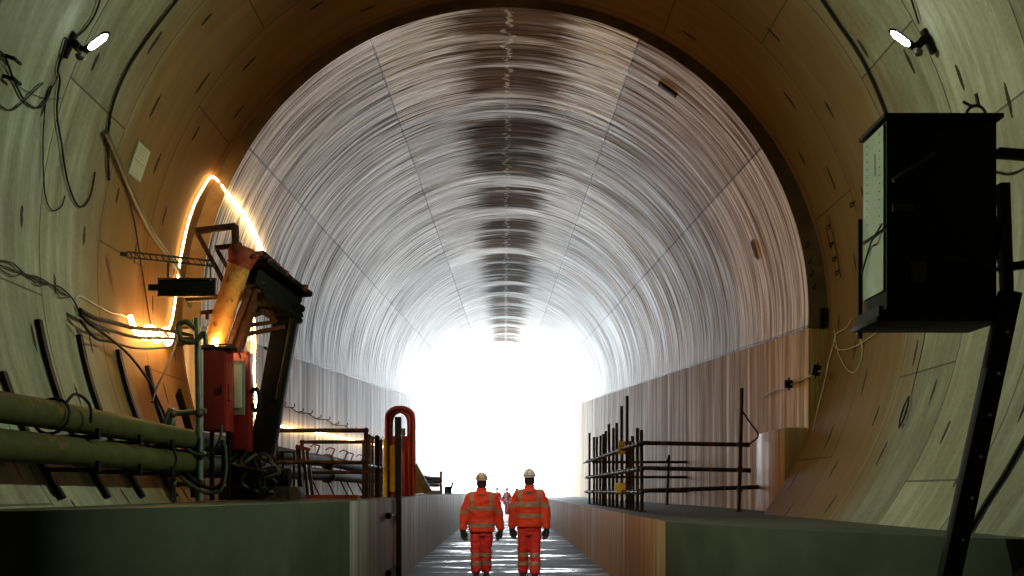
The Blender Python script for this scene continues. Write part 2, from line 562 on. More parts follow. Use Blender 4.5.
def remesh(mb, voxel, rounds=4, folds=0.0, fscale=8.0, seed=0.0):
    """fuse overlapping pieces into one smooth continuous skin; returns the mesh"""
    me = bpy.data.meshes.new('tmp')
    bmesh.ops.recalc_face_normals(mb.bm, faces=mb.bm.faces)
    mb.bm.to_mesh(me)
    mb.bm.free()
    o = bpy.data.objects.new('tmp', me)
    COL.objects.link(o)
    m = o.modifiers.new('r', 'REMESH'); m.mode = 'VOXEL'; m.voxel_size = voxel; m.use_smooth_shade = True
    s = o.modifiers.new('s', 'SMOOTH'); s.factor = 0.5; s.iterations = rounds
    dg = bpy.context.evaluated_depsgraph_get()
    dg.update()
    res = bpy.data.meshes.new_from_object(o.evaluated_get(dg))
    bpy.data.objects.remove(o)
    if folds:
        ns = [v.normal.copy() for v in res.vertices]
        for v, n in zip(res.vertices, ns):
            q = Vector((v.co.x * fscale, v.co.y * fscale, v.co.z * fscale * 1.7 + seed))
            v.co += n * folds * mnoise.fractal(q, 0.9, 2.0, 3)
    for p in res.polygons:
        p.use_smooth = True
    return res


# ------------------------------------------------------------------ SETTING
def ring_shell(name, R, y0, y1, a0, a1, ny, na, mat, zc, end_mat):
    """arc of the tunnel; angles in degrees from the crown, UV in metres (arc, length)"""
    bm = bmesh.new()
    uvl = bm.loops.layers.uv.new('UVMap')
    grid = []
    for j in range(ny + 1):
        Y = y0 + (y1 - y0) * j / ny
        row = []
        for i in range(na + 1):
            a = math.radians(a0 + (a1 - a0) * i / na)
            row.append((bm.verts.new((R * math.sin(a), Y, zc(Y) + R * math.cos(a))), a * R, Y))
        grid.append(row)
    for j in range(ny):
        for i in range(na):
            q = (grid[j][i], grid[j + 1][i], grid[j + 1][i + 1], grid[j][i + 1])
            f = bm.faces.new([v[0] for v in q])
            f.smooth = True
            for lp, v in zip(f.loops, q):
                lp[uvl].uv = (v[1], v[2])
    # outer skin and ends so that the lining has real thickness
    T = 0.45
    outer = []
    for j in (0, ny):
        Y = y0 + (y1 - y0) * j / ny
        outer.append([bm.verts.new(((R + T) * math.sin(math.radians(a0 + (a1 - a0) * i / na)), Y,
                                    zc(Y) + (R + T) * math.cos(math.radians(a0 + (a1 - a0) * i / na)))) for i in range(na + 1)])
    for i in range(na):
        bm.faces.new((outer[0][i], outer[0][i + 1], outer[1][i + 1], outer[1][i]))
        bm.faces.new((grid[0][i][0], grid[0][i + 1][0], outer[0][i + 1], outer[0][i]))
        bm.faces.new((grid[ny][i][0], outer[1][i], outer[1][i + 1], grid[ny][i + 1][0]))
    me = bpy.data.meshes.new(name)
    bm.to_mesh(me); bm.free()
    me.materials.append(MATS[mat]); me.materials.append(MATS[end_mat])
    for p in me.polygons:
        if p.index >= ny * na:
            p.material_index = 1
    me.set_sharp_from_angle(angle=math.radians(40))
    o = bpy.data.objects.new(name, me)
    COL.objects.link(o)
    return struct(o)


ring_shell('wall_near', R_BORE, Y_BACK, Y_JOIN, -180, 180, 20, 144, 'bore', lambda Y: ZB0, 'end_concrete')
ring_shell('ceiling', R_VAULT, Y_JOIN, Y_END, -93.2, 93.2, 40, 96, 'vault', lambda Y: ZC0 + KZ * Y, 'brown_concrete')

for side, sx in (('left', -1), ('right', 1)):
    bm = bmesh.new()
    n = 30
    A = []
    for j in range(n + 1):
        Y = Y_JOIN + (Y_END - Y_JOIN) * j / n
        zt = zc(Y) + SPRING + 0.01
        A.append([bm.verts.new(p) for p in ((sx * 4.60, Y, -0.3), (sx * 4.60, Y, zt), (sx * 5.0, Y, zt), (sx * 5.0, Y, -0.3))])
    for a, b in zip(A, A[1:]):
        for k in range(4):
            bm.faces.new((a[k], a[(k + 1) % 4], b[(k + 1) % 4], b[k]))
    bm.faces.new(A[0]); bm.faces.new(A[-1])
    bmesh.ops.recalc_face_normals(bm, faces=bm.faces)
    me = bpy.data.meshes.new('wall_' + side); bm.to_mesh(me); bm.free()
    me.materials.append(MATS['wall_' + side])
    o = bpy.data.objects.new('wall_' + side, me); COL.objects.link(o); struct(o)

# closing wall added behind the camera to keep the sky's light out
m = MB(); m.box((0, Y_BACK + 0.05, ZB0), (9.9, 0.3, 9.9)); struct(m.build('wall_back_blocker', 'end_concrete'))
# roadway and the open ground past the portal
m = MB(); m.box((0, (Y_BACK + 75) / 2, -0.2), (9.1, 75 - Y_BACK, 0.4)); struct(m.build('floor', 'floor'))
m = MB(); m.box((0, 176, -0.22), (240, 204, 0.4)); struct(m.build('ground', 'outside_ground'))

# ledges either side of the roadway
ZL, ZR = 1.37, 1.14


def ledge(name, edge, outer, z, mat_wall):
    m = MB()
    poly = edge + outer
    m.prism(poly, 0.0, z)
    bm = m.bm
    es = [e for e in bm.edges if all(abs(v.co.z - z) < 1e-5 for v in e.verts)]
    bmesh.ops.bevel(bm, geom=es, offset=0.035, segments=3, affect='EDGES', profile=0.5)
    for v in bm.verts:
        if name == 'trim_1' and v.co.z > z - 0.2 and v.co.y < 11.6:
            v.co.z -= 0.03 * min(1, max(0, (-v.co.x - 2.0) / 2.0))
    o = m.build(name, mat_wall)
    o.data.materials.append(MATS['smooth_concrete'])
    o.data.materials.append(MATS['rusty_dust'])
    for p in o.data.polygons:
        c = o.matrix_basis @ p.center
        c = p.center + Vector(o.location)
        if p.normal.z > 0.95 and c.y > 14.0:
            p.material_index = 2
        elif c.y < 11.62:
            p.material_index = 1
        p.use_smooth = True
    o.data.set_sharp_from_angle(angle=math.radians(30))
    return struct(o)


def curve_pts(ps, k=20):
    return [(v.x, v.y) for v in smooth([Vector((x, y, 0)) for x, y in ps], k)]


cl = curve_pts([(-1.8, 11.6), (-1.86, 10.9), (-2.08, 9.7), (-2.4, 8.5), (-2.85, 7.6), (-3.5, 7.1), (-4.9, 6.95)])
ledge('trim_1', [(-1.8, 73.9), (-1.8, 40), (-1.8, 20)] + cl, [(-4.95, 6.95), (-4.95, 73.9)], ZL, 'ledge_left')
cr = curve_pts([(1.86, 11.6), (1.93, 11.0), (2.2, 10.1), (2.55, 9.2), (3.0, 8.3), (3.5, 7.5), (4.1, 7.05), (4.9, 6.95)])
ledge('trim_2', [(1.86, 73.9), (1.86, 40), (1.86, 20)] + cr, [(4.95, 6.95), (4.95, 73.9)], ZR, 'ledge_right')

# kicker block at the foot of the right-hand wall
m = MB()
m.box((4.44, 16.05, (ZR + 2.46) / 2 + 0.0), (0.4, 1.7, 2.46 - ZR), bevel=0.06)
struct(m.build('trim_3', 'ledge_right'))

# ------------------------------------------------------------------ LAMPS on the lining


HAZE = 0.0007
FLOOD_W, FLOOD_Y = 2000, -0.16


def flood(px, py, label, flip):
    p = surf(px, py, 0.0)
    n = inward(p)
    tang = Vector((0, 1, 0)).cross(n).normalized() * flip      # round the ring
    if tang.z < 0:
        tang = -tang
    t = thing('floodlight', p, label, 'lamp', 'floodlights on the lining')
    ax = Vector((0, 1, 0))
    m = MB(); m.bar(p + n * 0.03 - tang * 0.16, p + n * 0.03 + tang * 0.11, 0.07, 0.04, up=n, bevel=0.006); m.build('wall_plate', 'black_steel', t)
    m = MB(); m.tube([p + n * 0.03, p + n * 0.17, p + n * 0.22 + ax * 0.02], 0.028, 10); m.tube([p + n * 0.1 - ax * 0.05, p + n * 0.1 + ax * 0.05], 0.045, 10)
    m.build('arm', 'black_steel', t)
    d = (n * 0.45 + tang * 0.95 + ax * 0.1).normalized()         # the long axis of the lamp head
    c = p + n * 0.2
    e = c + d * 0.27
    up = (n * 0.3 - tang * 0.55 - ax * 0.55)
    up = (up - d * up.dot(d)).normalized()
    m = MB(); m.tube([c - d * 0.02, c + d * 0.02, c + d * 0.24, e - d * 0.0, e + d * 0.03], [0.02, 0.038, 0.04, 0.034, 0.015], 14)
    m.build('housing', 'black_steel', t)
    m = MB(); m.tube([c + d * 0.03 + up * 0.028, c + d * 0.07 + up * 0.03, c + d * 0.22 + up * 0.03, c + d * 0.265 + up * 0.022], [0.016, 0.03, 0.03, 0.014], 14)
    m.build('lamp_tube', 'tube_glow', t)
    g = MB()
    for q in (0.08, 0.14, 0.2):
        o_ = c + d * q
        w = d.cross(up)
        g.tube([o_ + up * 0.028 + (up * math.sin(a) + w * math.cos(a)) * 0.04 for a in [PI * k / 8 for k in range(9)]], 0.0035, 5)
    g.build('wire_guard', 'galvanised', t)
    # small round ballast and loop on the back
    m = MB(); m.ball(c - d * 0.05 - tang * 0.04, 0.05, (1, 1, 0.8)); m.build('ballast', 'coupler_steel', t)
    m = MB(); m.tube([c - d * 0.04 - tang * (0.05 + 0.04 * math.cos(a)) + n * 0.04 * math.sin(a) for a in [2 * PI * k / 14 for k in range(14)]], 0.006, 6, closed=True)
    m.build('hanging_loop', 'galvanised', t)
    L = bpy.data.lights.new('flood_light', 'SPOT')
    L.color = (0.76, 1.0, 0.60); L.energy = FLOOD_W; L.shadow_soft_size = 0.07
    L.spot_size = math.radians(90); L.spot_blend = 1.0
    lo = bpy.data.objects.new('flood_light', L); COL.objects.link(lo)
    lo.location = c + d * 0.14 + n * 0.16
    aim = Vector((-math.copysign(1, p.x), FLOOD_Y, -0.22))
    lo.rotation_euler = aim.to_track_quat('-Z', 'Y').to_euler()
    return lo, t


LAMP_L, _ = flood(68, 42, 'small black floodlight with a lit tube on the upper left lining', 1)
LAMP_R, _ = flood(930, 38, 'small black floodlight with a lit tube on the lining above the black cabinet', 1)

# ------------------------------------------------------------------ ROPE LIGHTS
def wobble(pts, amp, seed):
    rnd = random.Random(seed)
    return [p + Vector((rnd.uniform(-amp, amp), rnd.uniform(-amp, amp), rnd.uniform(-amp, amp))) for p in pts]


def rope(pts, label, r=0.014):
    m = MB(); m.tube(smooth(pts, 5), r, 8)
    o = m.build('rope_light', 'rope_glow')
    return tag(o, label, 'rope light', 'warm rope lights on the left wall')


rope([surf(x, y, 0.05) for x, y in ((147, 338), (160, 333), (170, 326), (174, 308), (177, 285), (180, 262), (186, 232), (193, 208), (202, 190), (211, 177), (219, 182), (227, 193), (238, 205), (247, 217), (256, 234), (264, 252), (268, 262))],
     'glowing rope light hung in a steep peak above the rusty rig')
rope([surf(x, y, 0.12) for x, y in ((130, 316), (132, 322), (137, 333), (146, 338), (150, 333), (156, 341), (164, 337), (168, 344), (172, 335), (166, 330), (158, 331), (150, 327), (142, 330))],
     'heaped coil of glowing rope light bunched behind the black cables', 0.034)
rope([surf(x, y, 0.06) for x, y in ((254, 318), (255, 345), (254, 372), (256, 400), (255, 428))],
     'straight glowing rope light dropping behind the red cabinets')
rope([surf(x, y, 0.05) for x, y in ((258, 420), (275, 425), (300, 430), (325, 434), (352, 440), (385, 447))],
     'glowing rope light strung low along the pale left wall')
# the cable on pins above it
m = MB()
pin_px = [(272 + 9.0 * k, 402 + 3.05 * k + (0.6 if k % 2 else -0.6)) for k in range(14)]
m.tube(smooth([surf(x, y + (1.0 if i % 2 else 0), 0.05) for i, (x, y) in enumerate(pin_px)], 4), 0.012, 6)
tag(m.build('wall_cable', 'cable_black'), 'dark cable pinned along the pale left wall above the rope light', 'cable')
for i, (x, y) in enumerate(pin_px):
    p = surf(x, y, 0.0)
    m = MB(); m.tube([p, p + Vector((0.08, 0, 0.0)), p + Vector((0.1, 0, 0.03)), p + Vector((0.1, 0, 0.08))], 0.012, 6)
    tag(m.build('cable_pin', 'dark_steel'), 'small dark hooked pin carrying the cable above the low rope light', 'hook', 'cable pins on the left wall')

# ------------------------------------------------------------------ CABLES ON THE LINING


def cable(pts, label, r=0.012, mat='cable_black', off=0.03, name='cable', group=None):
    m = MB(); m.tube(smooth([surf(x, y, off) if not hasattr(x, 'x') else x for x, y in pts], 5), r, 7)
    return tag(m.build(name, mat), label, 'cable', group)


cable([(102, -8), (96, 12), (86, 28), (74, 38), (66, 38)], 'black cable running up and out of frame from the left floodlight', 0.010)
cable([(66, 40), (62, 55), (58, 70), (60, 80), (58, 95), (57, 115), (61, 140), (67, 178), (76, 203), (84, 206), (91, 194), (95, 172)], 'black cable hanging in a long loop below the left floodlight', 0.011)
cable([(58, 76), (52, 88), (46, 100), (43, 145), (45, 193), (52, 210), (61, 207), (65, 196)], 'thin black cable ending in a small hook of slack left of the long loop', 0.007)
cable([(-6, 50), (4, 55), (14, 80), (25, 101), (38, 108), (47, 99), (52, 86)], 'thick black cable sagging in from the left edge under two small brackets', 0.011)
cable([(-6, 100), (4, 108), (12, 110), (22, 103), (33, 92), (43, 83)], 'black cable curling up from the left edge to a pin', 0.008)
cable([(0, 62), (12, 80), (28, 92), (48, 99), (62, 98)], 'hair-thin wire crossing between the sagging cables at the upper left', 0.004)
cable([(182, -6), (150, 35), (126, 72), (112, 108), (108, 140), (109, 180)], 'black cable following the left ring joint down the lining', 0.016)
cable([(106, 132), (118, 160), (133, 195), (152, 233), (178, 270), (190, 305), (194, 325)], 'grey-green hose slanting down across the lining to the scaffold frame', 0.034, 'grey_hose', 0.06, 'hose')
cable([(108, 136), (122, 175), (134, 220), (142, 270), (150, 320), (155, 335)], 'thin dark cable falling beside the grey-green hose', 0.010)
for k, (dy, lab) in enumerate(((0, 'uppermost strand of the tangled black cables across the left lining'), (4, 'middle strand of the tangled black cables across the left lining'), (8, 'lowest sagging strand of the tangled black cables across the left lining'))):
    cable([(-6, 260 + dy * .6), (12, 263 + dy * 1.6), (25, 274), (38, 277 + dy), (52, 285), (60, 287 + dy * 1.3), (72, 298), (80, 311 + dy * .4), (92, 322), (110, 330 + dy)], lab, 0.009 - k * 0.0015, group='tangled cables on the left lining')
cable([(76, 299), (80, 296), (88, 300), (98, 306), (112, 313), (122, 315), (131, 320)], 'pale thin wire leading to the heaped rope light', 0.006, 'cable_pale')
for k, (dy, r, lab) in enumerate(((0, 0.028, 'thick black cable bundle crossing in front of the heaped rope light'), (9, 0.022, 'second thick black cable just below the bundle by the heaped rope light'), (20, 0.016, 'black cable sagging lowest under the heaped rope light'))):
    cable([(80, 310 + dy * .5), (95, 318 + dy), (112, 322 + dy), (135, 328 + dy), (160, 330 + dy * 0.9), (185, 334 + dy * .5), (200, 338)], lab, r, off=0.16)
cable([(92, 325), (112, 340), (130, 356), (148, 380), (158, 400), (166, 418)], 'black cable drooping from the bundle down toward the hose loops', 0.016, off=0.2)
cable([(178, 336), (170, 360), (158, 385), (152, 402)], 'black cable slanting back down from the scaffold frame', 0.014, off=0.3)
cable([(818, -6), (838, 24), (856, 50), (870, 76), (885, 112), (896, 150)], 'black cable following the right ring joint behind the cabinet', 0.018)
cable([(909, -8), (914, 8), (919, 24)], 'short black cable dropping to the right floodlight', 0.010)
cable([(927, 322), (922, 350), (916, 375), (911, 396)], 'thin dark wire hanging below the black cabinet', 0.005)
m = MB()
c = surf(904, 412, 0.04); tg = (surf(899, 428, 0.04) - surf(909, 396, 0.04)); w = Vector((0, 0.05, 0.0))
for q in range(3):
    m.tube([c + tg * 0.5 * math.cos(a) * (1 - .12 * q) + w * math.sin(a) * (0.8 + .3 * q) for a in [2 * PI * k / 18 for k in range(18)]], 0.008, 6, closed=True)
tag(m.build('cable_coil', 'cable_black'), 'small narrow coil of dark wire hung on the lower right lining', 'cable')
cable([(834, 330), (838, 352), (846, 368), (855, 372), (862, 356), (860, 338), (853, 330)], 'thin pale loop of wire hanging on the brown lining below the cabinet', 0.006, 'cable_pale')
cable([(852, 318), (846, 328), (836, 334), (834, 345), (842, 350), (856, 346), (872, 336), (884, 326)], 'pale wire in a shallow swag from the corner of the cabinet', 0.006, 'cable_pale')
cable([(836, 336), (829, 360), (824, 385), (818, 408), (813, 430)], 'pale cable running down the edge of the brown lining', 0.010, 'cable_pale')
cable([(1040, 414), (1024, 440), (1004, 475), (984, 506), (964, 540)], 'dark hose clipped down the lining in the lower right corner', 0.022, 'cable_black', name='hose')
cable([(762, 398), (768, 394), (775, 390), (784, 388), (792, 384), (800, 381), (808, 377), (820, 371)], 'pale cord linking the two small junction boxes on the right wall', 0.010, 'cable_pale')

# junction boxes
for (x, y, w, h, lab) in ((827, 318, 0.13, 0.27, 'largest black junction box, at the edge of the brown lining'), (820, 371, 0.085, 0.15, 'small black junction box at the upper end of the pale cord'), (792, 384, 0.07, 0.12, 'smallest black junction box, halfway down the pale cord')):
    p = surf(x, y, 0.0); n = inward(p)
    if p.y > Y_JOIN and p.z < zc(p.y) + SPRING:
        n = Vector((-1, 0, 0))
    z = Vector((0, 0, 1)); z = (z - n * z.dot(n)).normalized(); yy = z.cross(n)
    rot = Matrix((n, yy, z)).transposed()
    t = thing('junction_box', p, lab, 'box', 'junction boxes on the right wall')
    m = MB(); m.box(p + n * 0.05, (0.1, w, h), rot, 0.008); m.build('body', 'black_steel', t)
    m = MB(); m.box(p + n * 0.108, (0.014, w * 1.1, h * 1.06), rot, 0.004); m.build('cover', 'black_steel', t)
    for s in (-1, 1):
        m = MB(); m.tube([p + n * 0.05 + z * s * h * 0.5, p + n * 0.05 + z * s * (h * 0.5 + 0.04)], 0.014, 8); m.build('gland', 'black_rubber', t)
        m = MB(); m.tube([p + n * 0.05 + z * s * h * .3 + yy * w * .5, p + n * 0.05 + z * s * h * .3 + yy * (w * .5 + 0.05)], 0.012, 8); m.build('gland', 'black_rubber', t)

# bent hooks on the brown lining
for (x, y) in ((810, 243), (813, 259), (815, 272), (817, 285), (831, 225), (834, 243), (837, 257), (840, 271), (855, 202)):
    p = surf(x, y, 0.0); n = inward(p); tg = Vector((0, 1, 0)).cross(n).normalized(); yy = Vector((0, 1, 0))
    q = p + n * 0.07
    m = MB(); m.tube([p - tg * 0.0, q] + [q - yy * 0.07 - yy * 0.07 * math.cos(a + PI) * 1.0 + Vector((0, 0, -0.07 * math.sin(a))) for a in [PI * k / 7 for k in range(1, 8)]] , 0.009, 6)
    tag(m.build('bent_hook', 'black_steel'), 'bent dark steel hook in the columns of hooks on the brown lining', 'hook', 'bent hooks on the brown lining')
for (a, lab) in ((((807, 232), (812, 262), (816, 300)), 'dark wire down through the lower column of bent hooks'), (((828, 215), (835, 245), (841, 278)), 'dark wire down through the upper column of bent hooks')):
    cable(list(a), lab, 0.006)

# recessed sockets in the pale vault
for (x, y, lab, mt) in ((668, 89, 'dark cast-in socket box in the vault right of the crown', 'black_steel'), (755, 250, 'slim pale cast-in socket low on the right side of the vault', 'grey_panel')):
    p = surf(x, y, 0.0); n = inward(p); tg = Vector((0, 1, 0)).cross(n).normalized()
    rot = Matrix((tg, Vector((0, 1, 0)), n)).transposed()
    if rot.determinant() < 0:
        rot = Matrix((-tg, Vector((0, 1, 0)), n)).transposed()
    t = thing('socket_box', p, lab, 'socket')
    m = MB(); m.box(p + n * 0.008, (0.36, 0.16, 0.03), rot, 0.006); m.build('frame', mt, t)
    m = MB(); m.box(p + n * 0.025, (0.29, 0.1, 0.012), rot, 0.003); m.build('lid', 'dark_steel', t)

# pinned notice
p = surf(139, 162, 0.012); n = inward(p); tg = Vector((0, 1, 0)).cross(n).normalized()
if tg.z < 0: tg = -tg
yy = n.cross(tg)
rot = Matrix((yy, tg, n)).transposed()
t = thing('notice', p, 'pale two-sheet paper notice fixed to the left lining', 'notice')
m = MB(); m.box(p, (0.42, 0.42, 0.012), rot); m.build('backing_board', 'grey_panel', t)
for s, h in ((1, 0.2), (-1, 0.17)):
    q = p + tg * s * 0.105 + n * 0.008
    m = MB(); m.box(q, (0.38, h, 0.005), rot); pg = m.build('sheet', 'white_paper', t)
    m = MB()
    for k in range(4):
        m.box(q + n * 0.003 + tg * (0.06 - 0.038 * k) + yy * (0.02 if k % 2 else 0), (0.26 - 0.04 * (k % 2), 0.008, 0.002), rot)
    m.build('print', 'print_grey', pg)

# small angle brackets at the far upper left
for (x, y, lab) in ((3, 55, 'upper small dark bracket at the left edge of the lining'), (3, 76, 'lower small dark bracket at the left edge of the lining')):
    p = surf(x, y, 0.0); n = inward(p)
    m = MB(); m.bar(p, p + n * 0.12, 0.03, 0.03); m.bar(p + n * 0.11, p + n * 0.11 + Vector((0.0, 0.12, 0.0)), 0.025, 0.025)
    tag(m.build('angle_bracket', 'black_steel'), lab, 'bracket')

# ------------------------------------------------------------------ PIPES ON THE LEFT
for (z, r, lab) in ((2.135, 0.125, 'upper of the two long olive pipes along the left wall'), (1.84, 0.13, 'lower of the two long olive pipes along the left wall')):
    t = thing('water_pipe', (-3.9, 25, z - r), lab, 'pipe', 'long pipes on the left wall')
    m = MB(); m.tube([(-3.9 + 0.012 * math.sin(y * .7), y, z + 0.01 * math.sin(y * 0.9)) for y in [4 + k * 1.5 for k in range(37)]], r, 20); m.build('barrel', 'pipe_paint', t)
    for y in (16.4, 22.0, 27.6, 33.2, 40):
        m = MB()
        for d in (-0.06, 0.06):
            m.tube([(-3.9, y + d - 0.03, z), (-3.9, y + d + 0.03, z)], r + 0.045, 20)
        m.tube([(-3.9, y - 0.05, z), (-3.9, y + 0.05, z)], r + 0.03, 20)
        m.build('coupling', 'pipe_rusty', t)
# hooped pipe clamps
for (y, z, lab) in ((8.6, 2.135, 'curled dark rope tie looped over the upper olive pipe'), (11.4, 1.84, 'thin hoop tie round the lower olive pipe')):
    m = MB(); m.tube([(-3.9 + 0.155 * math.cos(a), y + 0.05 * math.sin(a), z + 0.155 * math.sin(a)) for a in [2 * PI * k / 24 for k in range(24)]], 0.014, 6, closed=True)
    if z > 2:
        m.tube(smooth([(-3.78, y, z + .1), (-3.74, y + .1, z + 0.2), (-3.7, y + .3, z + 0.13), (-3.72, y + .38, z - 0.03)], 4), 0.014, 6)
    tag(m.build('pipe_tie', 'black_rubber'), lab, 'tie')
# curved bearers behind the pipes
bear = [(2, 372), (38, 320), (79, 335), (118, 350), (147, 366)]
names = ['dark curved pipe bearer at the left edge of the photo', 'longest dark curved pipe bearer, next in from the left edge', 'dark curved pipe bearer third from the left edge', 'dark curved pipe bearer fourth from the left edge', 'dark curved pipe bearer nearest the hose loops']
for (x, y), lab in zip(bear, names):
    p = surf(x, y, 0.03); Y = p.y
    a0 = math.atan2(p.x, p.z - zc(Y))
    zb = 1.42
    a1 = math.atan2(-math.sqrt(max(0, (R_BORE - .03) ** 2 - (zb - zc(Y)) ** 2)), zb - zc(Y))
    R = R_BORE - 0.035
    t = thing('pipe_bearer', (p.x, Y, zb), lab, 'bracket', 'pipe bearers on the left lining')
    arc = [Vector((R * math.sin(a0 + (a1 - a0) * k / 12), Y, zc(Y) + R * math.cos(a0 + (a1 - a0) * k / 12))) for k in range(13)]
    m = MB()
    for A, B in zip(arc, arc[1:]):
        m.bar(A, B, 0.075, 0.05, up=inward(A))
    m.build('upright', 'black_steel', t)
    for z in (2.135 - 0.15, 1.84 - 0.155):
        xs = -math.sqrt(max(0, R * R - (z - zc(Y)) ** 2))
        m = MB(); m.bar((xs, Y, z), (-3.74, Y, z), 0.06, 0.04); m.bar((-3.74, Y, z - .02), (-3.74, Y, z + 0.08), 0.06, 0.03); m.build('arm', 'black_steel', t)

# red tie rods leaning over the pipes further on
for i, (px, Y) in enumerate(((318, 20.6), (333, 22.2), (346, 23.6), (352, 25.2), (362, 26.5))):
    x0 = (px - VX) * Y / FPX
    for k in range(2):
        m = MB()
        s = 0.28 if k == 0 else -0.28
        z0, z1 = (1.38, 1.95) if k == 1 else (1.75, 2.42)
        m.tube(smooth([(x0 - 0.1 - .5 * s, Y, z0), (x0 - 0.1, Y, (z0 + z1) / 2), (x0 - .1 + 0.5 * s, Y, z1)], 3), 0.017, 7)
        m.tube([(x0 - .1 + 0.5 * s, Y, z1), (x0 - .1 + 0.5 * s - 0.12, Y, z1 + 0.035), (x0 - .1 + .5 * s - 0.2, Y, z1 - 0.02)], 0.015, 7)
        tag(m.build('tie_rod', 'red_rust'), 'thin rusty red tie rod, one of those leaning at the far pipes behind the guardrail', 'rod', 'red tie rods by the far pipes')

# ------------------------------------------------------------------ RIG on the left ledge
def P(x, y, Y):
    return at(x, y, Y)

t = thing('lifting_rig', P(262, 470, 13.6) * 1, 'rusty orange and black lifting rig leaning on the left ledge', 'machine')
t.location.z = ZL
m = MB(); a, b = P(243, 254, 13.0), P(213, 349, 13.15); d = (b - a).normalized()
m.tube([a, b], 0.145, 24); m.tube([b - d * 0.1, b], 0.155, 24); m.build('ram', 'orange_paint', t)
m = MB(); m.tube([a - d * 0.1, a - d * 0.06, a - d * .02, a + d * 0.03, a + d * 0.1], [0.11, 0.17, 0.19, 0.19, 0.165], 24); m.tube([a + d * 0.1, a + d * 0.16], 0.16, 24); m.build('ram_head', 'red_rust', t)
m = MB(); m.tube([P(259, 280, 13.2), P(236, 352, 13.3)], 0.085, 14); m.tube([P(249, 290, 13.0), P(227, 352, 13.2)], 0.04, 10); m.build('inner_ram', 'rust_steel', t)
m = MB(); m.bar(P(247, 268, 13.2), P(289, 305, 14.0), 0.42, 0.52, bevel=0.03); m.bar(P(252, 262, 13.1), P(298, 296, 14.0), 0.5, 0.07, bevel=.01); m.bar(P(251, 295, 13.2), P(286, 318, 13.9), 0.46, 0.06, bevel=.01)
m.build('boom', 'black_steel', t)
rr = random.Random(3)
m = MB()
for k in range(60):
    f = k / 59
    q = P(252 + 46 * f, 256 + 38 * f, 13.05 + 0.9 * f) + Vector((rr.uniform(-.12, .2), rr.uniform(-.2, .2), rr.uniform(-.03, .05)))
    m.ball(q, rr.uniform(0.02, 0.055), (1, 1, 0.7), 7, 5)
m.build('rust_crust', 'red_rust', t)
m = MB()
for k in range(30):
    q = P(299 - rr.uniform(0, 14), 302 + rr.uniform(-8, 22), 13.9) + Vector((rr.uniform(-.03, .05), rr.uniform(-.15, .15), 0))
    m.ball(q, rr.uniform(0.03, 0.08), (1, 1, 0.8), 7, 5)
m.build('elbow_lumps', 'black_steel', t)
m = MB(); m.bar(P(288, 312, 13.9), P(262, 455, 13.9), 0.31, 0.3, up=(0, 1, 0), bevel=0.02); m.bar(P(262, 450, 13.9), P(259, 494, 13.9), 0.22, 0.24, up=(0, 1, 0)); m.build('leg', 'black_steel', t)
m = MB(); m.tube([P(292, 318, 13.75), P(277, 400, 13.75)], 0.03, 8); m.build('leg_hose', 'black_rubber', t)
struts = [((196, 231), (236, 226), 13.2, .075), ((235, 225), (236, 252), 13.2, .085), ((197, 232), (228, 290), 13.25, .06), ((215, 248), (242, 245), 13.3, .06), ((217, 250), (236, 282), 13.35, .055),
          ((186, 300), (228, 296), 13.0, .055), ((200, 313), (224, 310), 13.1, .05), ((207, 312), (207, 319), 13.1, .045), ((240, 320), (262, 313), 13.4, .05), ((237, 336), (285, 327), 13.5, .055),
          ((248, 296), (259, 314), 13.5, .05), ((260, 298), (276, 322), 13.6, .05), ((258, 300), (257, 314), 13.5, .055), ((271, 308), (272, 322), 13.6, .06), ((244, 326), (274, 322), 13.6, .05)]
for A, B, Y, w in struts:
    m = MB(); m.bar(P(*A, Y), P(*B, Y + 0.05), w, w, bevel=0.006); m.build('strut', 'rust_steel', t)
m = MB(); m.box((P(263, 470, 13.7).x, 13.7, ZL + 0.09), (0.95, 1.0, 0.18), bevel=0.02); m.build('skid', 'dark_steel', t)
m = MB(); m.box((P(250, 470, 13.6).x, 13.6, ZL + 0.4), (0.42, 0.6, 0.5), bevel=0.03)
m.tube([P(268, 478, 13.3), P(290, 478, 13.3)], 0.13, 16); m.tube([P(246, 462, 13.2), P(262, 462, 13.2)], 0.09, 14); m.build('pump_block', 'black_steel', t)
for k in range(9):
    x0 = rr.uniform(236, 288)
    ps = [P(x0, rr.uniform(446, 462), 13.2)]
    for q in range(3):
        ps.append(P(x0 + rr.uniform(-16, 18), 466 + 8 * q + rr.uniform(-4, 4), 13.0 + rr.uniform(-.15, .15)))
    ps.append(P(x0 + rr.uniform(-14, 14), 493, 13.2))
    m = MB(); m.tube(smooth(ps, 5), rr.uniform(.014, .026), 7); m.build('hydraulic_hose', 'black_rubber' if k % 3 else 'grey_hose', t)
m = MB(); m.ball(P(216, 343, 12.95) + Vector((0, -.03, 0)), 0.05, (1, .8, 1.3)); m.build('work_lamp', 'warm_glow', t)

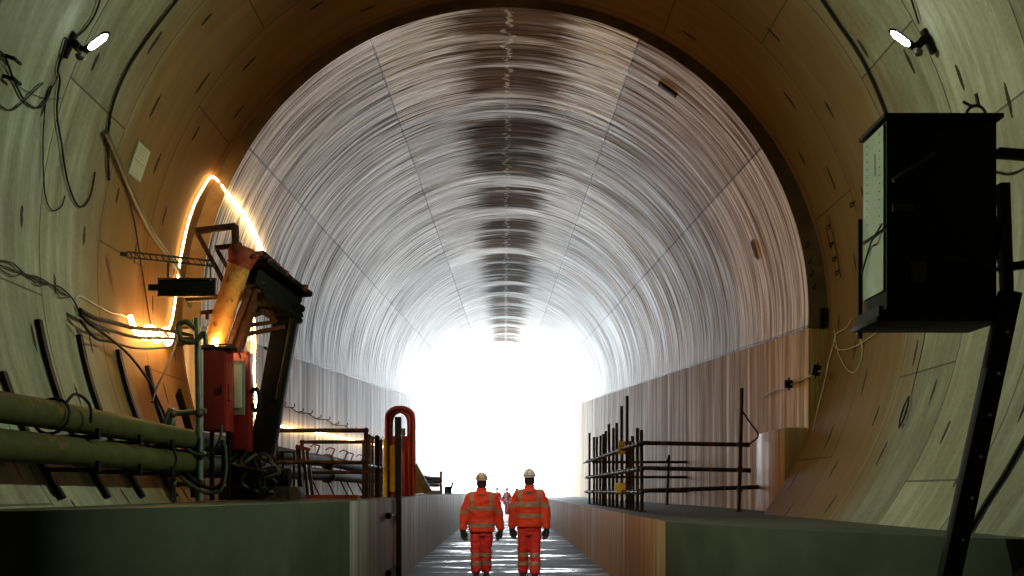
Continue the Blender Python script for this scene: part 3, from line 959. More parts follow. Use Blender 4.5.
# black board and ladder tray reaching out from the lining
t = thing('sign_board', P(186, 296, 12.75), 'long black rectangular board jutting from the lining across the rope light', 'board')
m = MB(); m.box(P(187, 287.5, 12.75), (0.72, 0.07, 0.21), bevel=0.006); m.build('panel', 'black_steel', t)
m = MB()
for z in (279, 296):
    m.bar(P(158, z, 12.72), P(216, z, 12.72), 0.05, 0.02)
m.build('rim', 'dark_steel', t)
m = MB(); m.bar(P(150, 288, 12.85), P(165, 288, 12.8), 0.08, 0.08); m.bar(P(168, 278, 12.8), P(168, 262, 12.25), 0.025, 0.025); m.build('wall_arm', 'black_steel', t)
t = thing('cable_ladder', P(170, 262, 12.2), 'narrow dark ladder-form cable tray reaching across the lining above the black board', 'tray')
for dy in (0, 5.5):
    m = MB(); m.bar(P(127, 252 + dy, 12.2), P(214, 261 + dy, 12.2), 0.03, 0.02); m.build('side_rail', 'dark_steel', t)
for k in range(14):
    m = MB(); m.bar(P(130 + 6.3 * k, 252.5 + .66 * k, 12.2), P(133 + 6.3 * k, 257.5 + .66 * k, 12.2), 0.02, 0.014); m.build('rung', 'dark_steel', t)
m = MB(); m.bar(P(210, 264, 12.2), P(211, 280, 12.6), 0.02, 0.02); m.bar(P(128, 255, 12.2), P(121, 254, 12.2), .05, .05); m.build('stay', 'dark_steel', t)

# red electric cabinets
t = thing('red_cabinet', P(214, 430, 12.7), 'tall bright red electric cabinet on the grey tube frame', 'cabinet')
fx0, fx1 = P(203, 0, 12.5).x, P(226, 0, 12.5).x
z0, z1 = P(0, 431, 12.5).z, P(0, 349, 12.5).z
m = MB(); m.box(((fx0 + fx1) / 2, 12.68, (z0 + z1) / 2), (fx1 - fx0, 0.36, z1 - z0), bevel=0.01); m.build('body', 'red_paint', t)
m = MB(); m.box(((fx0 + fx1) / 2, 12.49, (z0 + z1) / 2), (fx1 - fx0 - .03, 0.02, z1 - z0 - .04), bevel=0.006); dr = m.build('door', 'red_paint', t)
m = MB(); m.box((fx1 - .05, 12.47, (z0 + z1) / 2), (0.02, 0.03, 0.1), bevel=.004); m.build('handle', 'black_steel', dr)
m = MB(); m.box(((fx0 + fx1) / 2 + .04, 12.68, z1 + 0.02), (fx1 - fx0 + .16, 0.44, 0.03), bevel=.006); m.tube(smooth([(fx0 - .02, 12.5, z1 + .04), (fx1, 12.45, z1 + .05), (fx1 + .12, 12.5, z1 + .02), (fx1 + .16, 12.6, z1 - .1)], 4), 0.012, 6); m.build('rain_lid', 'dark_steel', t)
m = MB(); m.box((fx1 + 0.012, 12.62, (z0 + z1) / 2 - .02), (0.03, 0.1, 0.2), bevel=.004); m.build('isolator', 'red_rust', t)
m = MB()
for x in (fx0 + .04, fx1 - .04):
    m.bar((x, 12.75, ZL), (x, 12.75, z0 + .02), 0.05, 0.05)
m.build('stand', 'black_steel', t)
t = thing('red_cabinet', P(241, 456, 13.2), 'lower darker red cabinet behind and right of the tall red one', 'cabinet')
m = MB(); m.box(P(241, 402, 13.3), (0.25, 0.3, 1.32), bevel=.01); m.build('body', 'red_paint', t)
m = MB(); m.box(P(241, 402, 13.13), (0.21, 0.02, 1.24), bevel=.004); m.build('door', 'red_paint', t)
m = MB(); m.bar((P(241, 0, 13.3).x, 13.3, ZL), (P(241, 0, 13.3).x, 13.3, P(0, 452, 13.3).z), 0.12, 0.12); m.build('stand', 'black_steel', t)
t = thing('meter_panel', P(238, 414, 12.95), 'narrow pale grey meter panel beside the tall red cabinet', 'panel')
m = MB(); m.box(P(238.5, 388, 13.0), (0.16, 0.06, 0.7), bevel=.008); m.build('case', 'grey_panel', t)
m = MB(); m.box(P(238, 386, 12.95), (0.1, 0.02, 0.56), bevel=.003); m.build('window', 'white_panel', t)
m = MB(); m.bar(P(234, 388, 13.0), P(228, 388, 12.85), 0.03, 0.06); m.build('bracket', 'dark_steel', t)

# grey tube frame and hose loops
t = thing('tube_frame', P(186, 502, 12.3), 'grey ladder-like scaffold tube frame standing left of the red cabinet', 'frame')
t.location.z = ZL
m = MB(); a = P(197, 318, 12.3); m.tube([a, P(199, 400, 12.3), (P(200, 0, 12.3).x, 12.3, ZL)], 0.042, 12); m.build('upright', 'grey_tube', t)
m = MB(); a = P(172, 408, 12.3); m.tube([a, (P(173, 0, 12.3).x, 12.3, ZL)], 0.04, 12); m.build('upright', 'grey_tube', t)
for y in (413, 456, 484):
    m = MB(); m.tube([P(168, y + 1, 12.3), P(206, y - 2, 12.3)], 0.034, 10); m.build('rung', 'grey_tube', t)
    for x in (172.5, 199):
        m = MB(); m.ball(P(x, y, 12.27), 0.06, (1, 1.2, 1), 10, 8); m.build('coupler', 'coupler_steel', t)
hl = [([(170, 408), (163, 430), (166, 455), (182, 478), (204, 492), (220, 490), (226, 470), (225, 445)], 'outer black hose looping low under the tall red cabinet', 'grey_hose', .022),
      ([(168, 412), (167, 438), (178, 462), (196, 482), (214, 488), (223, 478), (222, 440)], 'inner black hose looping low under the tall red cabinet', 'black_rubber', .024),
      ([(176, 436), (186, 448), (200, 455), (212, 452), (220, 438), (222, 425)], 'short grey hose sagging just below the tall red cabinet', 'grey_hose', .018),
      ([(196, 330), (186, 322), (178, 326), (182, 340), (194, 342), (204, 333), (206, 345)], 'tangled grey hose twisted round the top of the tube frame', 'grey_hose', .03)]
for i, (ps, lab, mt, r) in enumerate(hl):
    m = MB(); m.tube(smooth([P(x, y, 12.12 + .03 * i) for x, y in ps], 6), r, 8); tag(m.build('hose', mt), lab, 'hose')
m = MB(); m.tube(smooth([P(251, 392, 13.1), P(256, 389, 13.0), P(259, 396, 13.0), P(258, 408, 13.0), P(254, 410, 13.0), P(252, 404, 13.0)], 4), 0.03, 8)
tag(m.build('pull_handle', 'black_rubber'), 'curved black pull handle right of the red cabinets', 'handle')
t = thing('steel_plate', P(150, 430, 12.6), 'dark blade-shaped steel plate leaning behind the grey tube frame', 'plate')
m = MB(); m.bar(P(178, 392, 12.9), P(190, 432, 12.6), 0.03, 0.14); m.bar(P(190, 430, 12.6), P(194, 497, 12.5), 0.03, 0.14); m.build('blade', 'black_steel', t)

# ------------------------------------------------------------------ GUARDRAILS on the left ledge


def rail_frame(x0, x1, Y, ztop, label, mids=(0.5,), inner=(), r=0.036):
    t = thing('guardrail', ((x0 + x1) / 2, Y, ZL), label, 'railing', 'guardrails on the left ledge')
    m = MB(); m.tube([(x0, Y, ztop), (x1, Y, ztop)], r, 10); m.ball((x0, Y, ztop), r * 1.35); m.ball((x1, Y, ztop), r * 1.35); m.build('top_rail', 'scaffold_tube', t)
    for f in mids:
        z = ZL + (ztop - ZL) * f
        m = MB(); m.tube([(x0, Y, z), (x1, Y, z)], r * .9, 10); m.build('mid_rail', 'scaffold_tube', t)
    for x in (x0, x1) + tuple(inner):
        m = MB(); m.tube([(x, Y, ZL), (x, Y, ztop)], r, 10); m.tube([(x, Y, ZL), (x, Y, ZL + 0.02)], r * 2.2, 10); m.build('post', 'scaffold_tube', t)
    return t


rail_frame(P(276, 0, 16).x, P(366, 0, 16).x, 16.0, P(0, 430.5, 16).z, 'wide dark guardrail frame across the left ledge, the nearer one', (0.53,))
rail_frame(P(302, 0, 19).x, P(364, 0, 19).x, 19.0, P(0, 442, 19).z, 'second dark guardrail frame, inside and behind the wide one', (0.45,))
rail_frame(P(283, 0, 17).x, P(294, 0, 17).x, 17.0, P(0, 452, 17).z, 'short thin dark rail standing inside the left end of the wide guardrail', (), (), 0.02)
m = MB(); m.bar(P(277, 494.5, 15.7), P(358, 494.5, 15.7), 0.12, 0.06); o = m.build('toe_board', 'red_rust'); o.location.z = ZL
tag(o, 'rusty red toe board lying at the foot of the wide guardrail', 'board')
t = thing('trestle', P(304, 494, 17.5), 'small dark trestle with a red top behind the wide guardrail', 'trestle'); t.location.z = ZL
for (a, b) in (((297, 447), (303, 495)), ((303, 448), (308, 495)), ((307, 449), (313, 495)), ((300, 447), (299, 495))):
    m = MB(); q = P(*b, 17.5); q.z = ZL; m.bar(P(*a, 17.5), q, 0.05, 0.05); m.build('leg', 'dark_steel', t)
m = MB(); m.bar(P(296, 446, 17.5), P(310, 450, 17.5), 0.08, 0.06); m.bar(P(297, 460, 17.45), P(311, 462, 17.45), .05, .05); m.build('top_bar', 'red_rust', t)
t = thing('post_fence', (-2.33, 18.4, ZL), 'row of dark and yellow-brown upright posts along the ledge edge beside the red hose rack', 'railing')
for px, top, w, mt in ((369, 436, .05, 'dark_steel'), (372.5, 438, .045, 'rust_steel'), (377, 438, .075, 'black_steel'), (381, 441, .05, 'dark_steel'), (385, 441, .06, 'yellow_paint'), (388, 443, .05, 'dark_steel')):
    Y = 2330 / (VX - px)
    m = MB(); m.tube([(-2.33, Y, ZL), (-2.33, Y, P(0, top, Y).z)], w * .62, 10); m.ball((-2.33, Y, P(0, top, Y).z), w * .7); m.build('post', mt, t)
m = MB(); m.tube([(-2.33, 17.0, 1.93), (-2.33, 20.2, 1.93)], 0.02, 8); m.build('rail', 'galvanised', t)
t = thing('yellow_gate', (-2.3, 20.4, ZL), 'bright yellow panel stood on edge beside the red hose rack', 'panel')
Y = 20.0
m = MB(); m.box(P(393, 468.5, Y), (0.13, 0.05, 0.93), bevel=.012); m.build('panel', 'yellow_paint', t)
m = MB(); m.bar(P(390, 444, Y), (P(390, 0, Y).x, Y, ZL), 0.03, 0.05); m.bar(P(396.2, 450, Y), (P(396, 0, Y).x, Y, ZL), 0.03, 0.05); m.build('edge_strip', 'rust_steel', t)

# red hose rack: nested hoops with a red back plate
t = thing('hose_rack', (P(400, 0, 22).x, 22, ZL), 'tall red hose rack of nested hoops standing at the ledge edge', 'rack')
for k, (w, mt) in enumerate(((14.0, 'red_hose'), (12.2, 'rust_steel'), (10.4, 'red_hose'), (8.6, 'red_rust'))):
    Y = 22 + 0.06 * k
    pts = []
    cx = 400; top = 407 + 1.6 * k
    lo = (P(cx - w, 0, Y).x, Y, ZL + .02)
    pts.append(lo)
    for q in range(13):
        a = PI - PI * q / 12
        pts.append(P(cx + w * math.cos(a), top + 11 - 11 * math.sin(a), Y))
    pts.append((P(cx + w, 0, Y).x, Y, ZL + .02))
    m = MB(); m.tube(pts, 0.034, 8); m.build('hoop', mt, t)
m = MB(); m.box((P(401, 0, 22.1).x, 22.15, (P(0, 436, 22.1).z + ZL) / 2), (0.42, 0.12, P(0, 436, 22.1).z - ZL), bevel=.02); m.build('back_plate', 'crimson_paint', t)
m = MB(); m.box(P(401, 432, 22.1), (0.2, 0.1, 0.16), bevel=.02); m.tube([P(400, 438, 21.95) + Vector((0.09 * math.cos(a), 0, 0.11 * math.sin(a))) for a in [2 * PI * k / 16 for k in range(16)]], 0.018, 7, closed=True); m.build('hook_plate', 'pale_enamel', t)
m = MB(); m.tube([P(404, 452, 22), P(404, 495, 22)], 0.03, 8); m.tube([P(409, 432, 22.1), P(409.5, 496, 22.1)], 0.03, 8); m.build('hose_tail', 'red_hose', t)

# black post in front of the ledge
t = thing('black_post', (P(397, 0, 16.6).x, 16.6, 0), 'tall black post standing on the roadway against the left ledge', 'post')
m = MB(); m.box((P(397, 0, 16.6).x + .02, 16.6, P(0, 417, 16.6).z / 2), (0.105, 0.1, P(0, 417, 16.6).z), bevel=.012); m.build('shaft', 'black_steel', t)
for y in (513.5, 566):
    m = MB(); q = P(396, y, 16.6); m.bar(q, Vector((-1.76, 15.1, q.z)), 0.06, 0.05); m.ball(Vector((-1.76, 15.1, q.z)), .05); m.build('stay', 'black_steel', t)

# further along the left ledge
t = thing('leaning_board', (P(421, 0, 30).x, 30, ZL), 'brown plywood sheet leaning as a ramp behind the red hose rack', 'board')
m = MB()
bmv = [m.bm.verts.new(v) for v in (P(415, 463, 30), P(431, 492, 30.0), P(415, 494, 30), P(415, 463, 30.8), P(431, 492, 30.8), P(415, 494, 30.8))]
for f in ((0, 1, 2), (5, 4, 3), (0, 3, 4, 1), (1, 4, 5, 2), (2, 5, 3, 0)):
    m.bm.faces.new([bmv[i] for i in f])
m.build('sheet', 'plywood', t)
m = MB(); m.bar(P(416, 464, 29.9), P(431, 491, 29.9), 0.05, 0.06); m.bar(P(418, 478, 29.9), P(424, 491, 29.9), .04, .04); m.build('batten', 'pale_enamel', t)
for k, (x0, x1, y, lab) in enumerate(((425, 439, 478, 'topmost of the short black pipes stacked past the leaning board'), (425, 440, 481.5, 'middle one of the short black pipes stacked past the leaning board'), (426, 438, 485, 'lowest of the short black pipes stacked past the leaning board'))):
    m = MB(); m.tube([P(x0, y, 34), P(x1, y + .4, 36)], 0.062, 12)
    tag(m.build('stacked_pipe', 'black_rubber'), lab, 'pipe', 'short black pipes past the leaning board')
for k, x in enumerate((427, 432, 437)):
    q = P(x, 0, 35)
    m = MB(); m.ball((q.x, 35, ZL + .07), 0.11, (1.2, 1.1, 0.75)); m.ball((q.x + .05, 34.95, ZL + .1), 0.07, (1.2, 1.0, 0.75))
    tag(m.build('sack', 'pale_sack'), 'small pale sack under the stacked black pipes', 'sack', 'pale sacks under the black pipes')
m = MB(); q = P(441, 0, 36); m.bar((q.x, 36, ZL), (q.x, 36, P(0, 472, 36).z), 0.09, 0.09); m.box((q.x, 36, P(0, 472, 36).z), (.13, .13, .06))
tag(m.build('marker_post', 'red_paint'), 'short red marker post past the stacked black pipes', 'post')
t = thing('water_pump', (P(448, 0, 40).x, 40, ZL), 'small black pump with an upright neck at the far end of the left ledge', 'pump')
q = P(448, 487, 40)
m = MB(); m.tube([(q.x - .15, 40, ZL + .16), (q.x + .15, 40, ZL + .16)], 0.15, 16); m.bar((q.x - .14, 40, ZL), (q.x + .14, 40, ZL), 0.2, 0.06); m.build('body', 'black_steel', t)
m = MB(); m.tube([(q.x + .14, 40, ZL + .2), (q.x + .17, 40, ZL + .42)], 0.05, 10); m.box((q.x + .18, 40, ZL + .45), (.13, .1, .08), bevel=.02); m.build('neck', 'black_rubber', t)

# pale railing and mesh fence in the open beyond the portal
for (x0, x1, lab) in ((-7.5, -1.6, 'faint grey fence in the glare beyond the portal, left of the path'), (1.6, 8.5, 'faint grey fence in the glare beyond the portal, right of the path')):
    t = thing('site_fence', ((x0 + x1) / 2, 84, 0), lab, 'fence', 'site fences beyond the portal')
    n = 4
    for k in range(n + 1):
        x = x0 + (x1 - x0) * k / n
        m = MB(); m.tube([(x, 96, -.03), (x, 96, 3.0 if k % 2 else 2.6)], 0.05, 8); m.build('post', 'fence_grey', t)
    for z in (0.9, 1.45, 2.0, 2.5):
        m = MB(); m.tube([(x0, 96, z), (x1, 96, z)], 0.035, 8); m.build('rail', 'fence_grey', t)

# ------------------------------------------------------------------ SCAFFOLD on the right ledge
t = thing('scaffold', (2.7, 20, ZR), 'dense rusty tube scaffold with long cross rails standing on the right ledge', 'scaffold')
poles = [(642, 430), (637.5, 428), (633, 436), (630, 441), (627, 396), (622, 406), (617, 423), (613, 428), (609.5, 424), (605.5, 431), (603, 434), (600, 435.6), (597, 437), (594, 437), (589.5, 433)]
XS = 2.3
pole_at = []
for px, top in poles:
    Y = XS * FPX / (px - VX)
    lean = rr.uniform(-.015, .015)
    pole_at.append(Y)
    m = MB(); m.tube([(XS, Y, ZR), (XS + lean, Y, P(0, top, Y).z)], 0.031, 10); m.tube([(XS, Y, ZR), (XS, Y, ZR + .012)], 0.07, 10); m.build('standard', 'scaffold_tube', t)
for z, y1 in ((2.29, 28.6), (1.86, 27.9), (1.47, 28.2)):
    m = MB(); m.tube([(XS - .055, 16.4, z), (XS - .055, y1, z)], 0.026, 10); m.build('ledger', 'scaffold_tube', t)
    for Y in pole_at:
        m = MB(); m.box((XS - .028, Y, z), (0.125, 0.09, 0.085), bevel=.015); m.tube([(XS - .1, Y, z - .03), (XS + .06, Y, z + .03)], 0.014, 6); m.build('coupler', 'coupler_steel', t)
for z0, z1, x0, x1, Y in ((P(0, 443, 16.8).z, P(0, 445, 16.8).z, 2.2, P(748, 0, 16.8).x, 16.72), (P(0, 468, 16.8).z, P(0, 470.5, 16.8).z, 2.2, P(749, 0, 16.8).x, 16.72), (P(0, 491, 16.8).z, P(0, 486.5, 16.8).z, 2.2, P(776, 0, 16.8).x, 16.72),
                          (2.22, 2.22, 2.2, P(692, 0, 25.3).x + .1, 25.25), (1.84, 1.84, 2.2, P(692, 0, 25.3).x + .2, 25.25), (1.48, 1.48, 2.2, P(691, 0, 25.3).x + .1, 25.25)):
    m = MB(); m.tube([(x0, Y, z0), (x1, Y, z1)], 0.036 if Y < 20 else 0.033, 10); m.tube([(x1 - .06, Y, z1), (x1 + .004, Y, z1)], .042, 10); m.build('transom', 'scaffold_tube', t)
for px, y0, Y, top in ((740, 512, 16.64, 388), (668, 505, 25.17, 455)):
    x = P(px, 0, Y).x
    m = MB(); m.tube([(x - .02, Y, ZR), (x + .03, Y, P(0, top, Y).z)], 0.032, 10); m.tube([(x - .02, Y, ZR), (x - .02, Y, ZR + .012)], 0.08, 10); m.build('standard', 'scaffold_tube', t)
    for z in (2.27, 1.85, 1.52):
        m = MB(); m.box((x, Y + .03, z), (0.09, 0.11, 0.09), bevel=.015); m.build('coupler', 'coupler_steel', t)
for px, py, w, h in ((622, 448, 0.30, 0.26), (619, 488, 0.26, 0.2)):
    m = MB(); m.box(P(px, py, 19.2) + Vector((0.05, 0, 0)), (w * .8, 0.03, h), bevel=.01); q = m.build('yellow_tag', 'yellow_paint', t); q['label'] = 'yellow clamp plate'
m = MB(); m.tube(smooth([P(741, 409, 16.6), P(749, 421, 16.6), P(757, 432, 16.6), P(757, 438, 16.6), P(748, 445, 16.6)], 5), 0.014, 7); m.build('hanging_cable', 'cable_black', t)

# ------------------------------------------------------------------ BLACK CABINET high on the right lining
Yf = 7.5
X0, X1 = P(887, 0, Yf).x, P(997, 0, Yf).x
Zb, Zt = P(0, 318, Yf).z, P(0, 119, Yf).z
t = thing('wall_cabinet', (3.3, 7.7, Zb), 'big black cabinet with a pale side panel on a strut at the right lining', 'cabinet')
m = MB(); m.box(((X0 + X1) / 2, Yf + .24, (Zb + Zt) / 2), (X1 - X0, 0.47, Zt - Zb), bevel=.008); m.build('body', 'black_steel', t)
m = MB(); m.box(((X0 + X1) / 2 + .0, Yf + .235, Zt + .015), (X1 - X0 + .07, 0.55, 0.035), bevel=.005); m.build('lid', 'black_steel', t)
ps = MB(); ps.box((X0 - .008, Yf + .24, Zt - .42), (0.02, 0.42, 0.78), bevel=.004); sp = ps.build('side_panel', 'pale_enamel', t); sp['label'] = 'pale upper side panel'
ps = MB(); ps.box((X0 - .008, Yf + .24, Zt - 1.06), (0.02, 0.42, 0.44), bevel=.004); sp2 = ps.build('side_panel', 'pale_enamel', t); sp2['label'] = 'pale lower side panel'
m = MB(); m.box((X0 - .021, Yf + .2, Zt - .28), (0.006, 0.025, 0.16)); m.build('label_strip', 'print_grey', sp)
m = MB()
for k in range(12):
    for yy_ in (.1, .36):
        m.ball((X0 - .018, Yf + yy_, Zt - .08 - .062 * k), 0.006, (1, 1, 1), 6, 4)
m.build('rivet', 'coupler_steel', sp)
m = MB(); m.tube(smooth([(X0 - .03, Yf + .02, Zt - .78), (X0 - .06, Yf + .15, Zt - .88), (X0 - .03, Yf + .28, Zt - .9), (X0 - .05, Yf + .4, Zt - 1.08)], 5), 0.008, 6); m.build('side_cable', 'black_rubber', t)
m = MB(); m.box((X0 - .03, Yf + .49, (Zb + Zt) / 2 - .35), (0.03, 0.03, 0.95)); m.build('hinge_edge', 'black_steel', t)
m = MB(); m.box(((X0 + X1) / 2 - .03, Yf + .24, Zb - .01), (X1 - X0 + .12, 0.56, 0.04), bevel=.005); m.box((X0 - .05, Yf + .24, Zb + .04), (.03, .5, .1)); m.build('base_tray', 'black_steel', t)
m = MB(); m.tube([P(893, 181, Yf - .03), P(934, 153, Yf - .03)], 0.018, 8); m.build('grab_rail', 'dark_steel', t)
m = MB(); m.box(P(903, 208, Yf - .01), (.16, .02, .05)); m.build('front_plate', 'dark_steel', t)
m = MB(); m.box(P(918, 272, Yf - .01), (.12, .02, .16), bevel=.004); m.build('front_plate', 'dark_steel', t)
m = MB(); m.tube(smooth([P(940, 257, Yf - .03), P(970, 262, Yf - .03), P(1000, 270, Yf - .03)], 4), 0.014, 7); m.build('front_cable', 'black_rubber', t)
q = Vector((P(976, 0, 7.6).x, 7.6, Zt + .03))
m = MB(); m.tube([q + Vector((0.075 * math.cos(a), 0, .03 + 0.08 * math.sin(a))) for a in [PI * k / 8 for k in range(9)]], 0.012, 7); m.tube([q + Vector((.02, 0, .1)), q + Vector((0.0, 0, .2))], .014, 7); m.tube([q + Vector((-.03, 0, .1)), q + Vector((-.1, 0, .14))], .011, 7); m.build('lifting_shackle', 'dark_steel', t)
# supports back to the lining
for a, b, w in (((997, 153), (1046, 157), .07), ((985, 250), (1003, 215), .06), ((985, 225), (1003, 262), .06), ((999, 268), (1050, 262), .06)):
    m = MB(); m.bar(P(*a, 7.62), P(*b, 7.62), w, w, bevel=.004); m.build('bracket', 'black_steel', t)
m = MB(); m.bar(P(1003, 184, 7.55), P(1007, 300, 7.5), 0.075, 0.07, up=(0, 1, 0)); m.build('back_post', 'black_steel', t)
a, b = P(1010, 292, 7.4), Vector((3.17, 7.35, 0.42))
m = MB(); m.bar(a, b, 0.14, 0.10, up=(0, 1, 0), bevel=.004); st = m.build('support_strut', 'black_steel', t)
for k in range(7):
    f = .12 + k * .12
    q = a.lerp(b, f) + Vector((0.02, -.055, 0))
    m = MB(); m.ball(q, 0.012, (1, .6, 1), 8, 6); m.build('bolt', 'galvanised', st)
m = MB(); m.box((3.17, 7.4, 0.4), (.3, .3, .12), bevel=.01); m.build('foot', 'black_steel', t)
m = MB(); m.tube(smooth([P(996, 172, 7.6), P(1012, 174, 7.6), P(1030, 165, 7.6), P(1046, 152, 7.6)], 4), .012, 6); tag(m.build('cable', 'cable_pale'), 'pale cable swagging from the back of the black cabinet to the lining', 'cable')

# ------------------------------------------------------------------ HAZE: scattering volume added for the bloom round the portal
m = MB()
m.box((0, 64, 5.4), (9.0, 76, 13.0))
hz = NT('bloom_haze')
vs = hz.n('ShaderNodeVolumeScatter')
vs.inputs['Color'].default_value = (1, 1, 1, 1); vs.inputs['Density'].default_value = HAZE; vs.inputs['Anisotropy'].default_value = 0.75
hz.t.nodes.remove(hz.b); hz.link(vs.outputs[0], hz.out.inputs['Volume'])
MATS['bloom_haze'] = hz.m
o = m.build('haze', 'bloom_haze'); o['kind'] = 'stuff'; o['label'] = 'thin haze added for the bloom at the far end of the tunnel'; o['category'] = 'haze'

# ------------------------------------------------------------------ PEOPLE (built facing +Y, away from the camera)
from mathutils.bvhtree import BVHTree


def paint(me, mats, rule):
    for m in mats:
        me.materials.append(MATS[m])
    for p in me.polygons:
        p.material_index = rule(p.center, p.normal)


def glove(side, wrist, lean=0.0):
    """hand hanging from the wrist: palm, four unequal curled fingers and a thumb"""
    m = MB()
    x, y, z = wrist
    m.loft([(x, y, z + .03, .034, .042), (x, y, z, .03, .04), (x - side * .002, y + .004, z - .05, .02, .046), (x - side * .006, y + .008, z - .095, .017, .044), (x - side * .008, y + .008, z - .105, .012, .036)], 14)
    for k, (dy, ln) in enumerate(((.036, .066), (.012, .076), (-.012, .07), (-.034, .054))):
        b = Vector((x - side * .006, y + .008 + dy, z - .092))
        m.tube([b, b + Vector((-side * .008, .004, -ln * .42)), b + Vector((-side * .024, .006, -ln * .76)), b + Vector((-side * .042, .004, -ln * .92))], [.011, .0105, .0095, .007], 8)
    b = Vector((x - side * .004, y + .038, z - .03))
    m.tube([b, b + Vector((-side * .012, .014, -.022)), b + Vector((-side * .02, .018, -.05)), b + Vector((-side * .026, .016, -.07))], [.014, .013, .011, .008], 8)
    me = remesh(m, 0.005, 2)
    o = Vector((x, y, z + .03))
    me.transform(Matrix.Translation(o) @ Matrix.Rotation(side * math.radians(62), 4, 'Z') @ Matrix.Diagonal((1.5, 1.22, 1.12, 1)) @ Matrix.Translation(-o))
    return me


def boot(x, y, z, pitch):
    m = MB()
    m.loft([(0, .07, 0, .05, .15), (0, .07, .03, .052, .152), (0, .06, .06, .05, .135), (0, .015, .09, .048, .09), (0, -.0, .12, .05, .06), (0, .0, .17, .052, .058)], 18, 2.3)
    m.box((0, .065, .0), (.1, .29, .03), bevel=.012)
    me = remesh(m, .01, 2)
    me.transform(Matrix.Translation((x, y, z)) @ Matrix.Rotation(pitch, 4, 'X') @ Matrix.Translation((0, 0, 0.015)))
    return me


